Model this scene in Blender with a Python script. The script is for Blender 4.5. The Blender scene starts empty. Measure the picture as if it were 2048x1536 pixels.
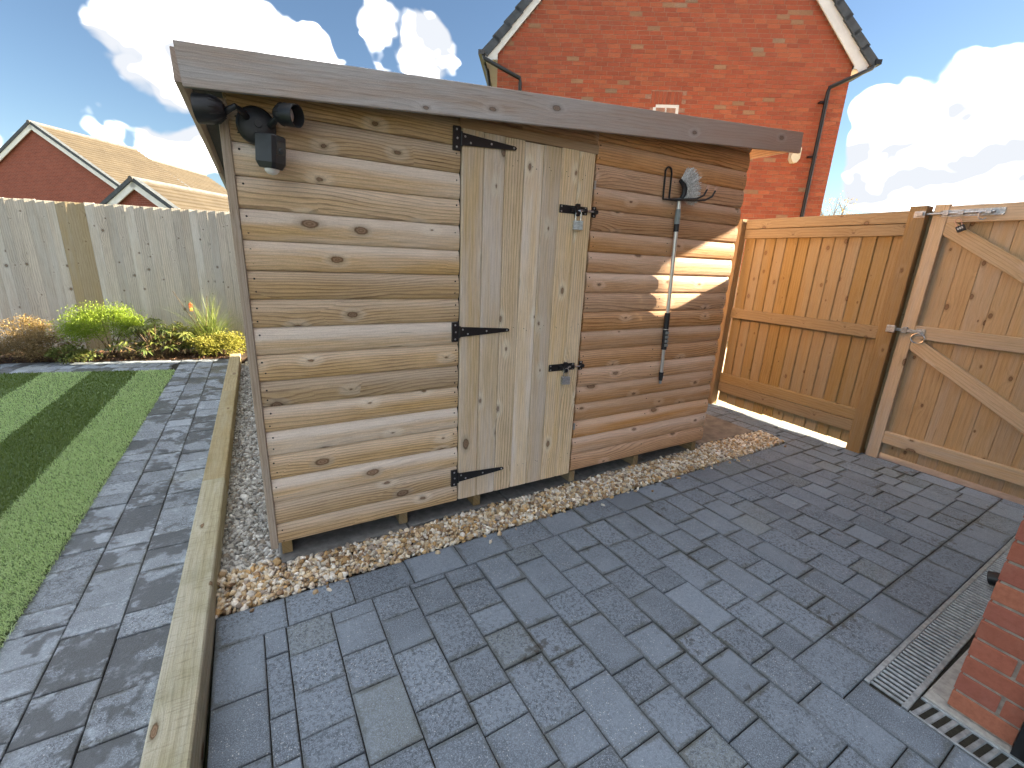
import bpy, bmesh, math, random
import numpy as np
from mathutils import Vector, Matrix
rnd = random.Random(7)
NR = np.random.default_rng(11)
scene = bpy.context.scene
COL = scene.collection

# ------------------------------------------------------------------ camera
cam_d = bpy.data.cameras.new('camera'); cam = bpy.data.objects.new('camera', cam_d); COL.objects.link(cam)
RX = Vector((0.8714977, -0.4885253, 0.0428352)); RY = Vector((-0.0974503, -0.2581244, -0.9611843)); RZ = Vector((0.4806196, 0.8334956, -0.2725617))
cam.matrix_world = Matrix(((RX.x, -RY.x, -RZ.x, 0.0329), (RX.y, -RY.y, -RZ.y, -2.1031), (RX.z, -RY.z, -RZ.z, 1.3614), (0, 0, 0, 1)))
cam_d.sensor_width = 36.0; cam_d.lens = 881.97 / 2048 * 36.0
cam_d.clip_start = 0.02; cam_d.clip_end = 3000
scene.camera = cam

# ------------------------------------------------------------------ sun + sky
SUN = Vector((1.0, -0.22, 0.40)).normalized()
sun_d = bpy.data.lights.new('sun', 'SUN'); sun_d.energy = 2.75; sun_d.angle = math.radians(0.55); sun_d.color = (1.0, 0.84, 0.60)
sun = bpy.data.objects.new('sun', sun_d); COL.objects.link(sun)
sun.rotation_euler = SUN.to_track_quat('Z', 'Y').to_euler(); sun.location = SUN * 40

world = bpy.data.worlds.new('World'); scene.world = world; world.use_nodes = True
world.cycles.sampling_method = 'MANUAL'; world.cycles.sample_map_resolution = 512
wt = world.node_tree; wt.nodes.clear()
def WN(t, **k):
    n = wt.nodes.new(t)
    for a, b in k.items(): setattr(n, a, b)
    return n
def wmath(op, a, b=None, c=None, clamp=False):
    n = WN('ShaderNodeMath', operation=op, use_clamp=clamp)
    for i, v in enumerate((a, b, c)):
        if v is None: continue
        if isinstance(v, (int, float)): n.inputs[i].default_value = v
        else: wt.links.new(v, n.inputs[i])
    return n.outputs[0]
def wvec(op, a, b=None, scale=None):
    n = WN('ShaderNodeVectorMath', operation=op)
    for i, v in enumerate((a, b)):
        if v is None: continue
        if isinstance(v, (tuple, list, Vector)): n.inputs[i].default_value = tuple(v)
        else: wt.links.new(v, n.inputs[i])
    if scale is not None: n.inputs['Scale'].default_value = scale
    return n.outputs['Value'] if op == 'DOT_PRODUCT' else n.outputs[0]
wout = WN('ShaderNodeOutputWorld'); wbg = WN('ShaderNodeBackground'); wbg.inputs['Strength'].default_value = 0.125
sky = WN('ShaderNodeTexSky', sky_type='NISHITA', sun_disc=False)
sky.sun_elevation = math.asin(SUN.z); sky.sun_rotation = math.atan2(SUN.x, SUN.y)
sky.altitude = 0; sky.air_density = 1.0; sky.dust_density = 0.1; sky.ozone_density = 2.5
wtc = WN('ShaderNodeTexCoord'); DIR = wtc.outputs['Generated']
def wnoise(vec, scale, detail=8.0, rough=0.55):
    n = WN('ShaderNodeTexNoise'); n.inputs['Scale'].default_value = scale; n.inputs['Detail'].default_value = detail; n.inputs['Roughness'].default_value = rough
    wt.links.new(vec, n.inputs['Vector']); return n
warp = wnoise(DIR, 9.0, 3.0)
wv = wvec('SCALE', wvec('SUBTRACT', warp.outputs['Color'], (0.5, 0.5, 0.5)), scale=0.10)
stretch = wvec('MULTIPLY', wvec('ADD', DIR, wv), (1.0, 1.0, 1.55))
a0 = wnoise(stretch, 3.1, 4.0, 0.56).outputs['Fac']
a1 = wnoise(wvec('ADD', stretch, tuple(SUN * 0.02 + Vector((0, 0, 0.035)))), 3.1, 3.0, 0.56).outputs['Fac']
b0 = wnoise(wvec('ADD', stretch, (3.7, 1.1, 8.2)), 1.35, 1.0, 0.5).outputs['Fac']
bil = 0.0
for sc_, am_ in ((13.0, 0.26), (31.0, 0.10)):              # billows
    vp_ = WN('ShaderNodeTexVoronoi', feature='F1'); vp_.inputs['Scale'].default_value = sc_
    wt.links.new(stretch, vp_.inputs['Vector']); bil = wmath('ADD', bil, wmath('MULTIPLY', wmath('SUBTRACT', 0.45, vp_.outputs['Distance']), am_))
# banks of cumulus where they stand in the sky
blobs = [((-0.104, 0.949, 0.299), 0.085, 0.370), ((-0.020, 0.948, 0.318), 0.085, 0.370), ((0.071, 0.943, 0.325), 0.070, 0.350), ((0.136, 0.937, 0.323), 0.045, 0.310), ((0.258, 0.891, 0.373), 0.075, 0.370), 
         ((0.318, 0.882, 0.347), 0.050, 0.330), ((0.210, 0.899, 0.386), 0.040, 0.200), ((-0.190, 0.966, 0.175), 0.035, 0.250), ((-0.088, 0.981, 0.173), 0.055, 0.290), ((-0.136, 0.984, 0.115), 0.060, 0.290), 
         ((-0.052, 0.990, 0.134), 0.050, 0.290), ((-0.254, 0.935, 0.249), 0.040, 0.170), ((0.927, 0.311, 0.210), 0.110, 0.390), ((0.954, 0.253, 0.159), 0.120, 0.390), ((0.886, 0.399, 0.235), 0.050, 0.330), 
         ((0.866, 0.425, 0.266), 0.030, 0.250), ((0.896, 0.414, 0.159), 0.060, 0.350), ((0.928, 0.343, 0.147), 0.090, 0.370), ((0.943, 0.256, 0.214), 0.090, 0.350), ((0.023, 0.961, 0.277), 0.48, -0.300), 
         ((0.887, 0.362, 0.287), 0.30, -0.300)]
def blobsum():
    tot = None
    for c, r, amp in blobs:
        d = wvec('DOT_PRODUCT', DIR, Vector(c).normalized())
        mr = WN('ShaderNodeMapRange', interpolation_type='SMOOTHSTEP')
        mr.inputs['From Min'].default_value = math.cos(r * 1.35); mr.inputs['From Max'].default_value = math.cos(r * 0.35)
        mr.inputs['To Min'].default_value = 0.0; mr.inputs['To Max'].default_value = amp
        wt.links.new(d, mr.inputs['Value'])
        tot = mr.outputs[0] if tot is None else wmath('ADD', tot, mr.outputs[0])
    return tot
BL = blobsum()
d0 = wmath('ADD', wmath('ADD', wmath('ADD', wmath('MULTIPLY', a0, 0.80), wmath('MULTIPLY', b0, 0.62)), bil), BL)
mask = WN('ShaderNodeMapRange', interpolation_type='SMOOTHSTEP'); wt.links.new(d0, mask.inputs['Value'])
mask.inputs['From Min'].default_value = 0.655; mask.inputs['From Max'].default_value = 0.765
lit = wmath('ADD', wmath('MULTIPLY', wmath('SUBTRACT', a0, a1), 5.0), wmath('MULTIPLY_ADD', bil, 1.5, 0.22), clamp=True)
cmix = WN('ShaderNodeMix', data_type='RGBA'); wt.links.new(lit, cmix.inputs['Factor'])
cmix.inputs[6].default_value = (0.48, 0.50, 0.535, 1); cmix.inputs[7].default_value = (5.6, 5.45, 5.15, 1)
smix = WN('ShaderNodeMix', data_type='RGBA'); wt.links.new(mask.outputs[0], smix.inputs['Factor'])
wt.links.new(wvec('SCALE', sky.outputs[0], scale=0.097), smix.inputs[6]); wt.links.new(cmix.outputs[2], smix.inputs[7])
wt.links.new(smix.outputs[2], wbg.inputs['Color']); wt.links.new(wbg.outputs[0], wout.inputs[0])

scene.view_settings.view_transform = 'Standard'; scene.view_settings.look = 'None'
scene.view_settings.gamma = 1.0; scene.view_settings.use_curve_mapping = False
scene.view_settings.exposure = 3.878
scene.cycles.max_bounces = 5; scene.cycles.diffuse_bounces = 3; scene.cycles.glossy_bounces = 2; scene.cycles.transmission_bounces = 2
scene.cycles.use_adaptive_sampling = True; scene.cycles.adaptive_threshold = 0.025

# ------------------------------------------------------------------ materials
class Mat:
    def __init__(s, name):
        s.m = bpy.data.materials.new(name); s.m.use_nodes = True; s.t = s.m.node_tree; s.t.nodes.clear()
        s.out = s.n('ShaderNodeOutputMaterial'); s.b = s.n('ShaderNodeBsdfPrincipled'); s.l(s.b.outputs[0], s.out.inputs[0])
        s.b.inputs['Roughness'].default_value = 0.75
    def n(s, t, **k):
        x = s.t.nodes.new(t)
        for a, b in k.items(): setattr(x, a, b)
        return x
    def l(s, a, b): s.t.links.new(a, b)
    def put(s, v, sock):
        if isinstance(v, (int, float)): sock.default_value = v
        elif isinstance(v, (tuple, list)):
            sock.default_value = tuple(v) if len(v) == len(sock.default_value) else tuple(v) + (1,) * (len(sock.default_value) - len(v))
        else: s.l(v, sock)
    def math(s, op, a, b=None, c=None, clamp=False):
        x = s.n('ShaderNodeMath', operation=op, use_clamp=clamp)
        for i, v in enumerate((a, b, c)):
            if v is not None: s.put(v, x.inputs[i])
        return x.outputs[0]
    def vec(s, op, a, b=None, scale=None):
        x = s.n('ShaderNodeVectorMath', operation=op)
        s.put(a, x.inputs[0])
        if b is not None: s.put(b, x.inputs[1])
        if scale is not None: s.put(scale, x.inputs['Scale'])
        return x.outputs['Value'] if op in ('DOT_PRODUCT', 'LENGTH') else x.outputs[0]
    def noise(s, v, scale, detail=3.0, rough=0.5, dim='3D'):
        x = s.n('ShaderNodeTexNoise', noise_dimensions=dim); s.l(v, x.inputs['Vector'])
        x.inputs['Scale'].default_value = scale; x.inputs['Detail'].default_value = detail; x.inputs['Roughness'].default_value = rough
        return x.outputs['Fac']
    def voro(s, v, scale, feature='F1', rnd=1.0):
        x = s.n('ShaderNodeTexVoronoi', feature=feature); s.l(v, x.inputs['Vector']); x.inputs['Scale'].default_value = scale
        x.inputs['Randomness'].default_value = rnd
        return x
    def ramp(s, f, stops, interp='LINEAR'):
        x = s.n('ShaderNodeValToRGB'); x.color_ramp.interpolation = interp; s.l(f, x.inputs[0]); e = x.color_ramp.elements
        while len(e) < len(stops): e.new(0.5)
        for i, (p, c) in enumerate(stops):
            e[i].position = p; e[i].color = tuple(c) + ((1,) if len(c) == 3 else ())
        return x.outputs[0]
    def mr(s, f, a, b, c=0.0, d=1.0, smooth=True):
        x = s.n('ShaderNodeMapRange', interpolation_type='SMOOTHSTEP' if smooth else 'LINEAR'); s.put(f, x.inputs['Value'])
        for nm, v in (('From Min', a), ('From Max', b), ('To Min', c), ('To Max', d)): x.inputs[nm].default_value = v
        return x.outputs[0]
    def mix(s, f, a, b, mode='MIX'):
        x = s.n('ShaderNodeMix', data_type='RGBA', blend_type=mode); s.put(f, x.inputs['Factor']); s.put(a, x.inputs[6]); s.put(b, x.inputs[7])
        return x.outputs[2]
    def hsv(s, col, h=None, sat=None, v=None):
        x = s.n('ShaderNodeHueSaturation'); s.put(col, x.inputs['Color'])
        for nm, q in (('Hue', h), ('Saturation', sat), ('Value', v)):
            if q is not None: s.put(q, x.inputs[nm])
        return x.outputs[0]
    def bump(s, h, strength=0.3, dist=0.01):
        x = s.n('ShaderNodeBump'); x.inputs['Strength'].default_value = strength; x.inputs['Distance'].default_value = dist
        s.put(h, x.inputs['Height']); s.l(x.outputs[0], s.b.inputs['Normal'])
    def objco(s): return s.n('ShaderNodeTexCoord').outputs['Object']
    def worldco(s): return s.n('ShaderNodeNewGeometry').outputs['Position']
    def orand(s): return s.n('ShaderNodeObjectInfo').outputs['Random']
    def attr(s, name): return s.n('ShaderNodeAttribute', attribute_name=name)
    def col(s, c): s.put(c, s.b.inputs['Base Color'])
    def rough(s, c): s.put(c, s.b.inputs['Roughness'])

def xyz(M, v):
    x = M.n('ShaderNodeSeparateXYZ'); M.l(v, x.inputs[0]); return x.outputs
def comb(M, a, b, c):
    x = M.n('ShaderNodeCombineXYZ')
    for i, v in enumerate((a, b, c)): M.put(v, x.inputs[i])
    return x.outputs[0]

def pine(name, light, dark, grey, grey_amt=0.5, grain=0.75, lines=10.0, knots=1.0, kscale=(3.2, 6.0), kprob=0.5, knotcol=(0.13, 0.07, 0.035), top_grey=0.0, width=0.12, var=0.16, sawn=0.0, green=0.0, bumpy=0.35, swirl=1.0, xgrad=None, halo_pale=0.8):
    M = Mat(name); P = M.objco(); r = M.orand()
    R = lambda k: M.math('FRACT', M.math('MULTIPLY', r, k))
    off = comb(M, M.math('MULTIPLY', r, 91.7), 0.0, M.math('MULTIPLY', r, 37.3))
    s0 = xyz(M, P); Q = M.vec('ADD', P, off); s = xyz(M, Q)
    w = M.math('ADD', s[2], M.math('MULTIPLY', s0[1], 0.7))
    # knots: scattered points of differing size; the grain bends around each of them
    kv = comb(M, M.math('MULTIPLY', s[0], kscale[0]), M.math('MULTIPLY', w, kscale[1]), 0.0)
    vo = M.n('ShaderNodeTexVoronoi', voronoi_dimensions='2D'); M.l(kv, vo.inputs['Vector']); vo.inputs['Scale'].default_value = 1.0; d = vo.outputs['Distance']
    cr = xyz(M, vo.outputs['Color']); has = M.math('GREATER_THAN', cr[0], 1.0 - kprob); ksz = M.math('MULTIPLY_ADD', M.math('POWER', cr[1], 1.8), 0.085, 0.022)
    bend = M.math('POWER', 2.718, M.math('DIVIDE', M.math('MULTIPLY', d, -0.55), M.math('ADD', ksz, 0.03)))
    lo = M.noise(comb(M, M.math('MULTIPLY', s[0], 0.8), M.math('MULTIPLY', r, 21.0), M.math('MULTIPLY', w, 4.0)), 1.0, 2.0)
    wob = M.noise(comb(M, M.math('MULTIPLY', s[0], 11.0), 0.0, M.math('MULTIPLY', w, 60.0)), 1.0, 3.0, 0.6)
    amp = M.math('MULTIPLY_ADD', R(17.3), 0.9 * lines * swirl, 0.25 * lines * swirl)
    g = M.math('MULTIPLY_ADD', w, lines / width * 0.62, M.math('MULTIPLY', lo, amp))
    g = M.math('ADD', g, M.math('MULTIPLY', M.math('MULTIPLY', bend, has), 2.4 * knots)); g = M.math('MULTIPLY_ADD', wob, 0.55, g)
    fr = M.math('FRACT', g)
    band = M.ramp(fr, [(0.0, (0.25,) * 3), (0.10, (0, 0, 0)), (0.60, (0.18,) * 3), (0.90, (1, 1, 1)), (1.0, (0.3,) * 3)])
    fib = M.noise(comb(M, M.math('MULTIPLY', s[0], 7.0), s0[1], M.math('MULTIPLY', w, 260.0)), 1.0, 4.0, 0.7)
    fib2 = M.noise(comb(M, M.math('MULTIPLY', s[0], 2.2), s0[1], M.math('MULTIPLY', w, 75.0)), 1.0, 3.0, 0.6)
    blot = M.noise(Q, 3.2, 4.0, 0.6); fine = M.noise(Q, 320.0, 2.0, 0.6)
    isg = M.mr(R(7.77), 0.30, 0.70)
    gm = M.math('MULTIPLY', band, M.math('MULTIPLY_ADD', isg, -0.6 * grain, grain)); gm = M.math('MULTIPLY', gm, M.mr(blot, 0.25, 0.65, 0.4, 1.0))
    c = M.mix(gm, light, dark)
    c = M.mix(M.mr(fib, 0.40, 0.70, 0.0, 0.42), c, tuple(0.85 * x for x in dark))
    c = M.mix(M.mr(fib2, 0.50, 0.72, 0.0, 0.30), c, tuple(1.05 * x for x in dark))
    # weathering: silver-grey skin in patches, stronger on the upper half of a lap
    gw = M.noise(comb(M, M.math('MULTIPLY', s[0], 1.3), 3.0, M.math('MULTIPLY', w, 14.0)), 1.0, 4.0, 0.6)
    gf = M.mr(gw, 0.33, 0.68)
    if top_grey: gf = M.math('ADD', M.math('MULTIPLY', gf, 0.55), M.mr(s0[2], -0.012, 0.04, 0.0, top_grey))
    gf = M.math('MULTIPLY', gf, M.math('MULTIPLY_ADD', isg, 0.85, 0.45)); gf = M.math('MULTIPLY', gf, grey_amt, clamp=True)
    greyc = M.mix(M.math('MULTIPLY', gm, 0.7), grey, tuple(0.6 * x for x in grey)); greyc = M.mix(M.mr(fib, 0.42, 0.68, 0.0, 0.45), greyc, tuple(0.55 * x for x in grey))
    c = M.mix(gf, c, greyc)
    if xgrad: c = M.mix(M.mr(s0[0], xgrad[0], xgrad[1], 0.0, 0.75), c, M.mix(M.math('MULTIPLY', gm, 0.8), xgrad[2], tuple(0.55 * x for x in xgrad[2])))
    if green: c = M.mix(M.mr(M.noise(Q, 5.0, 4.0), 0.5, 0.72, 0, green), c, (0.16, 0.17, 0.07))
    # pale resin bleed and dark drag marks beside the knots
    pale = M.math('MULTIPLY', M.mr(M.math('ADD', d, M.math('MULTIPLY', wob, 0.16)), 0.20, 0.30, 0.40, 0.0), has); c = M.mix(M.math('MULTIPLY', pale, knots * halo_pale, clamp=True), c, tuple(min(0.9, 1.15 * x) for x in grey))
    kr = M.math('DIVIDE', M.math('MULTIPLY_ADD', M.noise(Q, 45.0, 3.0, 0.6), 0.06, M.math('SUBTRACT', d, 0.03)), ksz)
    kc = M.math('MULTIPLY', M.math('MULTIPLY', M.mr(kr, 0.80, 1.2, 1.0, 0.0), has), knots, clamp=True)
    kring = M.math('MULTIPLY', M.math('SINE', M.math('MULTIPLY', kr, 14.0)), 0.5)
    kcol = M.mix(M.mr(kring, -0.5, 0.5, 0.35, 1.0), knotcol, (0.30, 0.205, 0.145)); kcol = M.mix(M.mr(kr, 0.6, 0.95), kcol, tuple(0.7 * x for x in knotcol))
    halo = M.math('MULTIPLY', M.math('MULTIPLY', M.mr(kr, 0.9, 2.4, 0.45, 0.0), has), knots, clamp=True)
    c = M.mix(halo, c, tuple(0.75 * x for x in dark)); c = M.mix(M.math('MULTIPLY', kc, 0.88), c, kcol)
    # hairline drying cracks
    ck = M.noise(comb(M, M.math('MULTIPLY', s[0], 3.2), 7.0, M.math('MULTIPLY', w, 120.0)), 1.0, 1.0); c = M.mix(M.math('MULTIPLY', M.mr(ck, 0.735, 0.765), 0.6), c, tuple(0.3 * x for x in dark))
    c = M.mix(M.mr(fine, 0.35, 0.7, 0.0, 0.16), c, tuple(0.5 * x for x in dark))
    v = M.math('MULTIPLY_ADD', R(13.31), 2 * var, 1.0 - var); sat = M.math('MULTIPLY_ADD', R(29.17), 0.3, 0.95)
    c = M.hsv(c, sat=sat, v=v); M.rough(0.8)
    h = M.math('ADD', M.math('MULTIPLY', fib, 0.9), M.math('MULTIPLY', band, 0.35))
    if sawn:
        sw = M.noise(comb(M, M.math('MULTIPLY', s[0], 130.0), 0.0, M.math('MULTIPLY', w, 14.0)), 1.0, 2.0)
        h = M.math('MULTIPLY_ADD', sw, sawn, h); c = M.mix(M.mr(sw, 0.5, 0.75, 0, 0.35), c, tuple(0.5 * x for x in dark))
    M.col(c); M.bump(h, bumpy, 0.004); M.b.inputs['Specular IOR Level'].default_value = 0.25
    return M.m

def flat(name, c, rough=0.6, metal=0.0, var=0.0, nscale=20.0, spec=0.5, bump=0.0):
    M = Mat(name); 
    if var:
        n = M.noise(M.worldco(), nscale, 4.0, 0.6)
        M.col(M.mix(M.mr(n, 0.3, 0.7), tuple(x * (1 - var) for x in c), tuple(min(1, x * (1 + var)) for x in c)))
        if bump: M.bump(n, bump, 0.004)
    else: M.col(c)
    M.rough(rough); M.b.inputs['Metallic'].default_value = metal; M.b.inputs['Specular IOR Level'].default_value = spec
    return M.m

W = {}
W['lap_pale'] = pine('lap_pale', (0.76, 0.56, 0.335), (0.24, 0.145, 0.075), (0.82, 0.72, 0.62), grey_amt=0.92, top_grey=1.0, lines=13, width=0.116, grain=1.0, kprob=0.55)
W['lap_brown'] = pine('lap_brown', (0.7, 0.425, 0.235), (0.25, 0.115, 0.055), (0.8, 0.6, 0.465), grey_amt=0.68, top_grey=0.85, lines=12, width=0.116, grain=1.0, kprob=0.5)
W['door'] = pine('door_pine', (0.86, 0.69, 0.45), (0.36, 0.245, 0.14), (0.86, 0.76, 0.66), grey_amt=0.8, lines=11, width=0.11, grain=0.95, kprob=0.68, swirl=0.6, knotcol=(0.15, 0.095, 0.06))
W['fascia'] = pine('fascia_grey', (0.54, 0.445, 0.38), (0.24, 0.19, 0.16), (0.55, 0.535, 0.535), grey_amt=0.95, lines=12, width=0.13, kprob=0.35, knots=0.9, knotcol=(0.10, 0.075, 0.06), swirl=0.6, grain=0.9, xgrad=(-0.9, 1.0, (0.46, 0.345, 0.29)))
W['trim'] = pine('trim_brown', (0.6, 0.4, 0.23), (0.33, 0.19, 0.095), (0.54, 0.45, 0.38), grey_amt=0.35, lines=6, width=0.05)
W['cornertrim'] = pine('corner_trim', (0.52, 0.42, 0.32), (0.33, 0.24, 0.16), (0.52, 0.48, 0.44), grey_amt=0.9, lines=5, width=0.04, knots=0.5)
W['soffit'] = pine('soffit_pine', (0.78, 0.50, 0.19), (0.52, 0.28, 0.09), (0.6, 0.42, 0.2), grey_amt=0.1, lines=8, width=0.12)
W['fence_gold'] = pine('fence_gold', (0.44, 0.325, 0.18), (0.24, 0.15, 0.07), (0.42, 0.35, 0.24), grey_amt=0.5, lines=8, width=0.12, kprob=0.4, kscale=(6.0, 8.0), knotcol=(0.14, 0.07, 0.03), grain=0.6, var=0.10, swirl=0.5, halo_pale=0.15)
W['post_gold'] = pine('post_gold', (0.44, 0.31, 0.165), (0.25, 0.15, 0.07), (0.42, 0.335, 0.23), grey_amt=0.45, lines=9, width=0.1, grain=0.7, swirl=0.6)
W['gate'] = pine('gate_board', (0.64, 0.48, 0.31), (0.38, 0.26, 0.15), (0.6, 0.51, 0.39), grey_amt=0.6, lines=7, width=0.12, kprob=0.42, kscale=(5.0, 8.0), knotcol=(0.12, 0.065, 0.035), grain=0.5, var=0.08, swirl=0.4, halo_pale=0.15)
W['gaterail'] = pine('gate_rail', (0.74, 0.58, 0.39), (0.43, 0.31, 0.19), (0.7, 0.61, 0.5), grey_amt=0.65, lines=9, width=0.1, grain=0.6, var=0.08, swirl=0.4, kprob=0.35)
W['silver'] = pine('silver_board', (0.62, 0.56, 0.495), (0.25, 0.225, 0.2), (0.64, 0.61, 0.575), grey_amt=0.9, lines=9, width=0.11, kprob=0.42, kscale=(6.0, 8.0), knotcol=(0.07, 0.06, 0.055), grain=0.8, var=0.16, swirl=0.35, halo_pale=0.15)
W['tan'] = pine('tan_board', (0.5, 0.415, 0.29), (0.31, 0.235, 0.15), (0.5, 0.45, 0.38), grey_amt=0.6, lines=8, width=0.11, kprob=0.42, kscale=(6.0, 8.0), grain=0.7, swirl=0.4, halo_pale=0.15)
W['sleeper'] = pine('sleeper_wood', (0.52, 0.49, 0.365), (0.23, 0.21, 0.135), (0.57, 0.56, 0.475), grey_amt=0.75, lines=8, width=0.12, kscale=(2.0, 6.0), kprob=0.4, grain=0.9, sawn=0.9, green=0.3, bumpy=0.6, swirl=0.5)
W['sleeper_old'] = pine('sleeper_old_wood', (0.43, 0.36, 0.215), (0.20, 0.155, 0.08), (0.46, 0.42, 0.30), grey_amt=0.75, lines=8, width=0.12, kscale=(2.0, 6.0), kprob=0.4, grain=0.6, sawn=0.9, green=0.3, bumpy=0.6, swirl=0.5)
W['bearer'] = pine('bearer_wood', (0.34, 0.25, 0.13), (0.2, 0.13, 0.06), (0.3, 0.27, 0.2), grey_amt=0.4, lines=4, width=0.05)

def paver_mat(name, base, damp=0.0, bloom=0.0, stain=0.4):
    M = Mat(name); P = M.worldco(); r = M.orand(); R = lambda k: M.math('FRACT', M.math('MULTIPLY', r, k))
    Q = M.vec('ADD', P, comb(M, M.math('MULTIPLY', r, 31.0), M.math('MULTIPLY', r, 17.0), 0.0))
    gc = xyz(M, M.n('ShaderNodeTexCoord').outputs['Generated'])
    ed = M.math('MINIMUM', M.math('MINIMUM', gc[0], M.math('SUBTRACT', 1.0, gc[0])), M.math('MINIMUM', gc[1], M.math('SUBTRACT', 1.0, gc[1])))
    c = M.mix(R(5.71), tuple((0.58 if damp else 0.70) * x for x in base), tuple((1.38 if damp else 1.25) * x for x in base))
    c = M.mix(M.math('MULTIPLY', M.math('GREATER_THAN', R(23.1), 0.92), 0.45), c, (base[0] * 1.10, base[1] * 1.0, base[2] * 0.72))
    n1 = M.noise(Q, 70.0, 5.0, 0.75); mot = M.mr(R(11.9), 0.35, 0.65, 0.30, 0.95); c = M.mix(M.math('MULTIPLY', M.mr(n1, 0.44, 0.60), mot), c, tuple(0.36 * x for x in base))
    n2 = M.noise(Q, 260.0, 3.0, 0.75); c = M.mix(M.mr(n2, 0.48, 0.64, 0, 0.7), c, tuple(1.9 * x for x in base))
    n4 = M.noise(Q, 7.0, 4.0, 0.6); c = M.mix(M.mr(n4, 0.4, 0.7, 0, 0.40), c, tuple(1.45 * x for x in base))
    vo = M.voro(Q, 190.0); fl = xyz(M, vo.outputs['Color'])[0]
    lots = M.mr(R(41.7), 0.55, 1.0, 0.985, 0.86, False)
    fleck = M.math('MULTIPLY', M.math('GREATER_THAN', fl, lots), M.mr(vo.outputs['Distance'], 0.12, 0.45, 1.0, 0.0))
    c = M.mix(M.math('MULTIPLY', fleck, 0.85), c, (0.72, 0.74, 0.76))
    rough = 0.68
    # algae and dirt creeping in from the joints, and dropped stains
    st2 = M.noise(Q, 16.0, 5.0, 0.65); st = M.noise(P, 2.6, 5.0, 0.7)
    ef = M.math('MULTIPLY', M.mr(M.math('MULTIPLY_ADD', st2, -0.22, ed), -0.09, -0.02, 1.0, 0.0), M.mr(st, 0.40, 0.62, 0.25, 1.0))
    c = M.mix(M.math('MULTIPLY', ef, 0.6), c, (0.062, 0.060, 0.034))
    sf = M.math('MULTIPLY', M.mr(st, 0.57, 0.66), M.mr(M.noise(Q, 24.0, 4.0, 0.6), 0.52, 0.58))
    c = M.mix(M.math('MULTIPLY', sf, stain), c, (0.035, 0.029, 0.018))
    if damp:
        dn = M.noise(M.vec('MULTIPLY', Q, (1.0, 1.0, 1.0)), 8.0, 3.0, 0.55); df = M.mr(M.math('MULTIPLY_ADD', R(3.37), 0.34, dn), 0.66, 0.73)
        c = M.mix(M.math('MULTIPLY', df, damp), c, M.mix(0.5, c, tuple(0.22 * x for x in base), 'MIX')); c = M.mix(M.math('MULTIPLY', df, damp * 0.65), c, tuple(0.24 * x for x in base))
        rough = M.math('SUBTRACT', 0.70, M.math('MULTIPLY', df, 0.30))
    if bloom:
        bn = M.noise(M.vec('ADD', Q, (9.0, 4.0, 1.0)), 14.0, 5.0, 0.7); bf = M.math('MULTIPLY', M.mr(bn, 0.52, 0.66), M.mr(ed, 0.02, 0.30, 1.0, 0.25))
        c = M.mix(M.math('MULTIPLY', bf, bloom), c, tuple(2.3 * x for x in base))
    M.col(c); M.rough(rough)
    M.bump(M.math('ADD', M.math('MULTIPLY', n2, 0.7), n1), 0.6, 0.004)
    return M.m
W['paver'] = paver_mat('patio_paver', (0.180, 0.225, 0.282), stain=0.65)
W['pathpaver'] = paver_mat('path_paver', (0.23, 0.268, 0.315), damp=1.0, bloom=0.5, stain=0.4)
W['slab'] = flat('slab_concrete', (0.18, 0.185, 0.18), 0.85, var=0.22, nscale=26, bump=0.3)
W['slabbrown'] = flat('slab_weathered', (0.21, 0.185, 0.155), 0.85, var=0.25, nscale=12, bump=0.3)
W['joint'] = flat('joint_sand', (0.022, 0.021, 0.015), 0.95, var=0.4, nscale=60, bump=0.4)
W['gravelbed'] = flat('gravel_bed', (0.09, 0.072, 0.05), 0.95, var=0.4, nscale=90, bump=0.5)
W['ground'] = flat('ground_earth', (0.10, 0.105, 0.05), 0.95, var=0.35, nscale=3)
W['alley'] = flat('alley_concrete', (0.45, 0.40, 0.31), 0.9, var=0.12, nscale=14)
W['concrete'] = flat('plinth_concrete', (0.36, 0.36, 0.34), 0.85, var=0.2, nscale=30, bump=0.3)
W['black'] = flat('black_metal', (0.013, 0.013, 0.015), 0.42)
W['blackplastic'] = flat('black_plastic', (0.016, 0.018, 0.022), 0.45, var=0.2, nscale=30)
W['blackpvc'] = flat('black_pvc', (0.012, 0.012, 0.013), 0.3)
W['zinc'] = flat('zinc', (0.50, 0.51, 0.52), 0.42, 0.75, var=0.25, nscale=60)
W['steel'] = flat('steel', (0.62, 0.62, 0.60), 0.25, 0.95, var=0.15, nscale=60)
W['alu'] = flat('aluminium', (0.72, 0.73, 0.74), 0.32, 0.8)
W['galv'] = flat('galvanised_grate', (0.36, 0.41, 0.44), 0.40, 0.45, var=0.25, nscale=45)
W['darkpit'] = flat('drain_pit', (0.006, 0.006, 0.006), 0.9)
W['greyplastic'] = flat('grey_plastic', (0.25, 0.29, 0.29), 0.5)
W['white'] = flat('white_upvc', (0.78, 0.78, 0.76), 0.45, var=0.05, nscale=5)
W['cream'] = flat('cream_plastic', (0.72, 0.66, 0.50), 0.5)
W['lens'] = flat('white_lens', (0.78, 0.76, 0.76), 0.3)
W['nail'] = flat('nail_rust', (0.018, 0.014, 0.012), 0.7)
W['bristle'] = flat('bristle', (0.70, 0.71, 0.70), 0.8, var=0.45, nscale=160)
W['copper'] = flat('copper_tip', (0.62, 0.36, 0.26), 0.4)
W['soil'] = flat('bark_soil', (0.045, 0.026, 0.016), 0.95, var=0.5, nscale=40, bump=0.8)
W['felt'] = flat('roof_felt', (0.06, 0.062, 0.06), 0.9, var=0.2, nscale=80)
W['tile_dark'] = flat('tile_slate', (0.060, 0.070, 0.082), 0.7, var=0.25, nscale=8)
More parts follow.
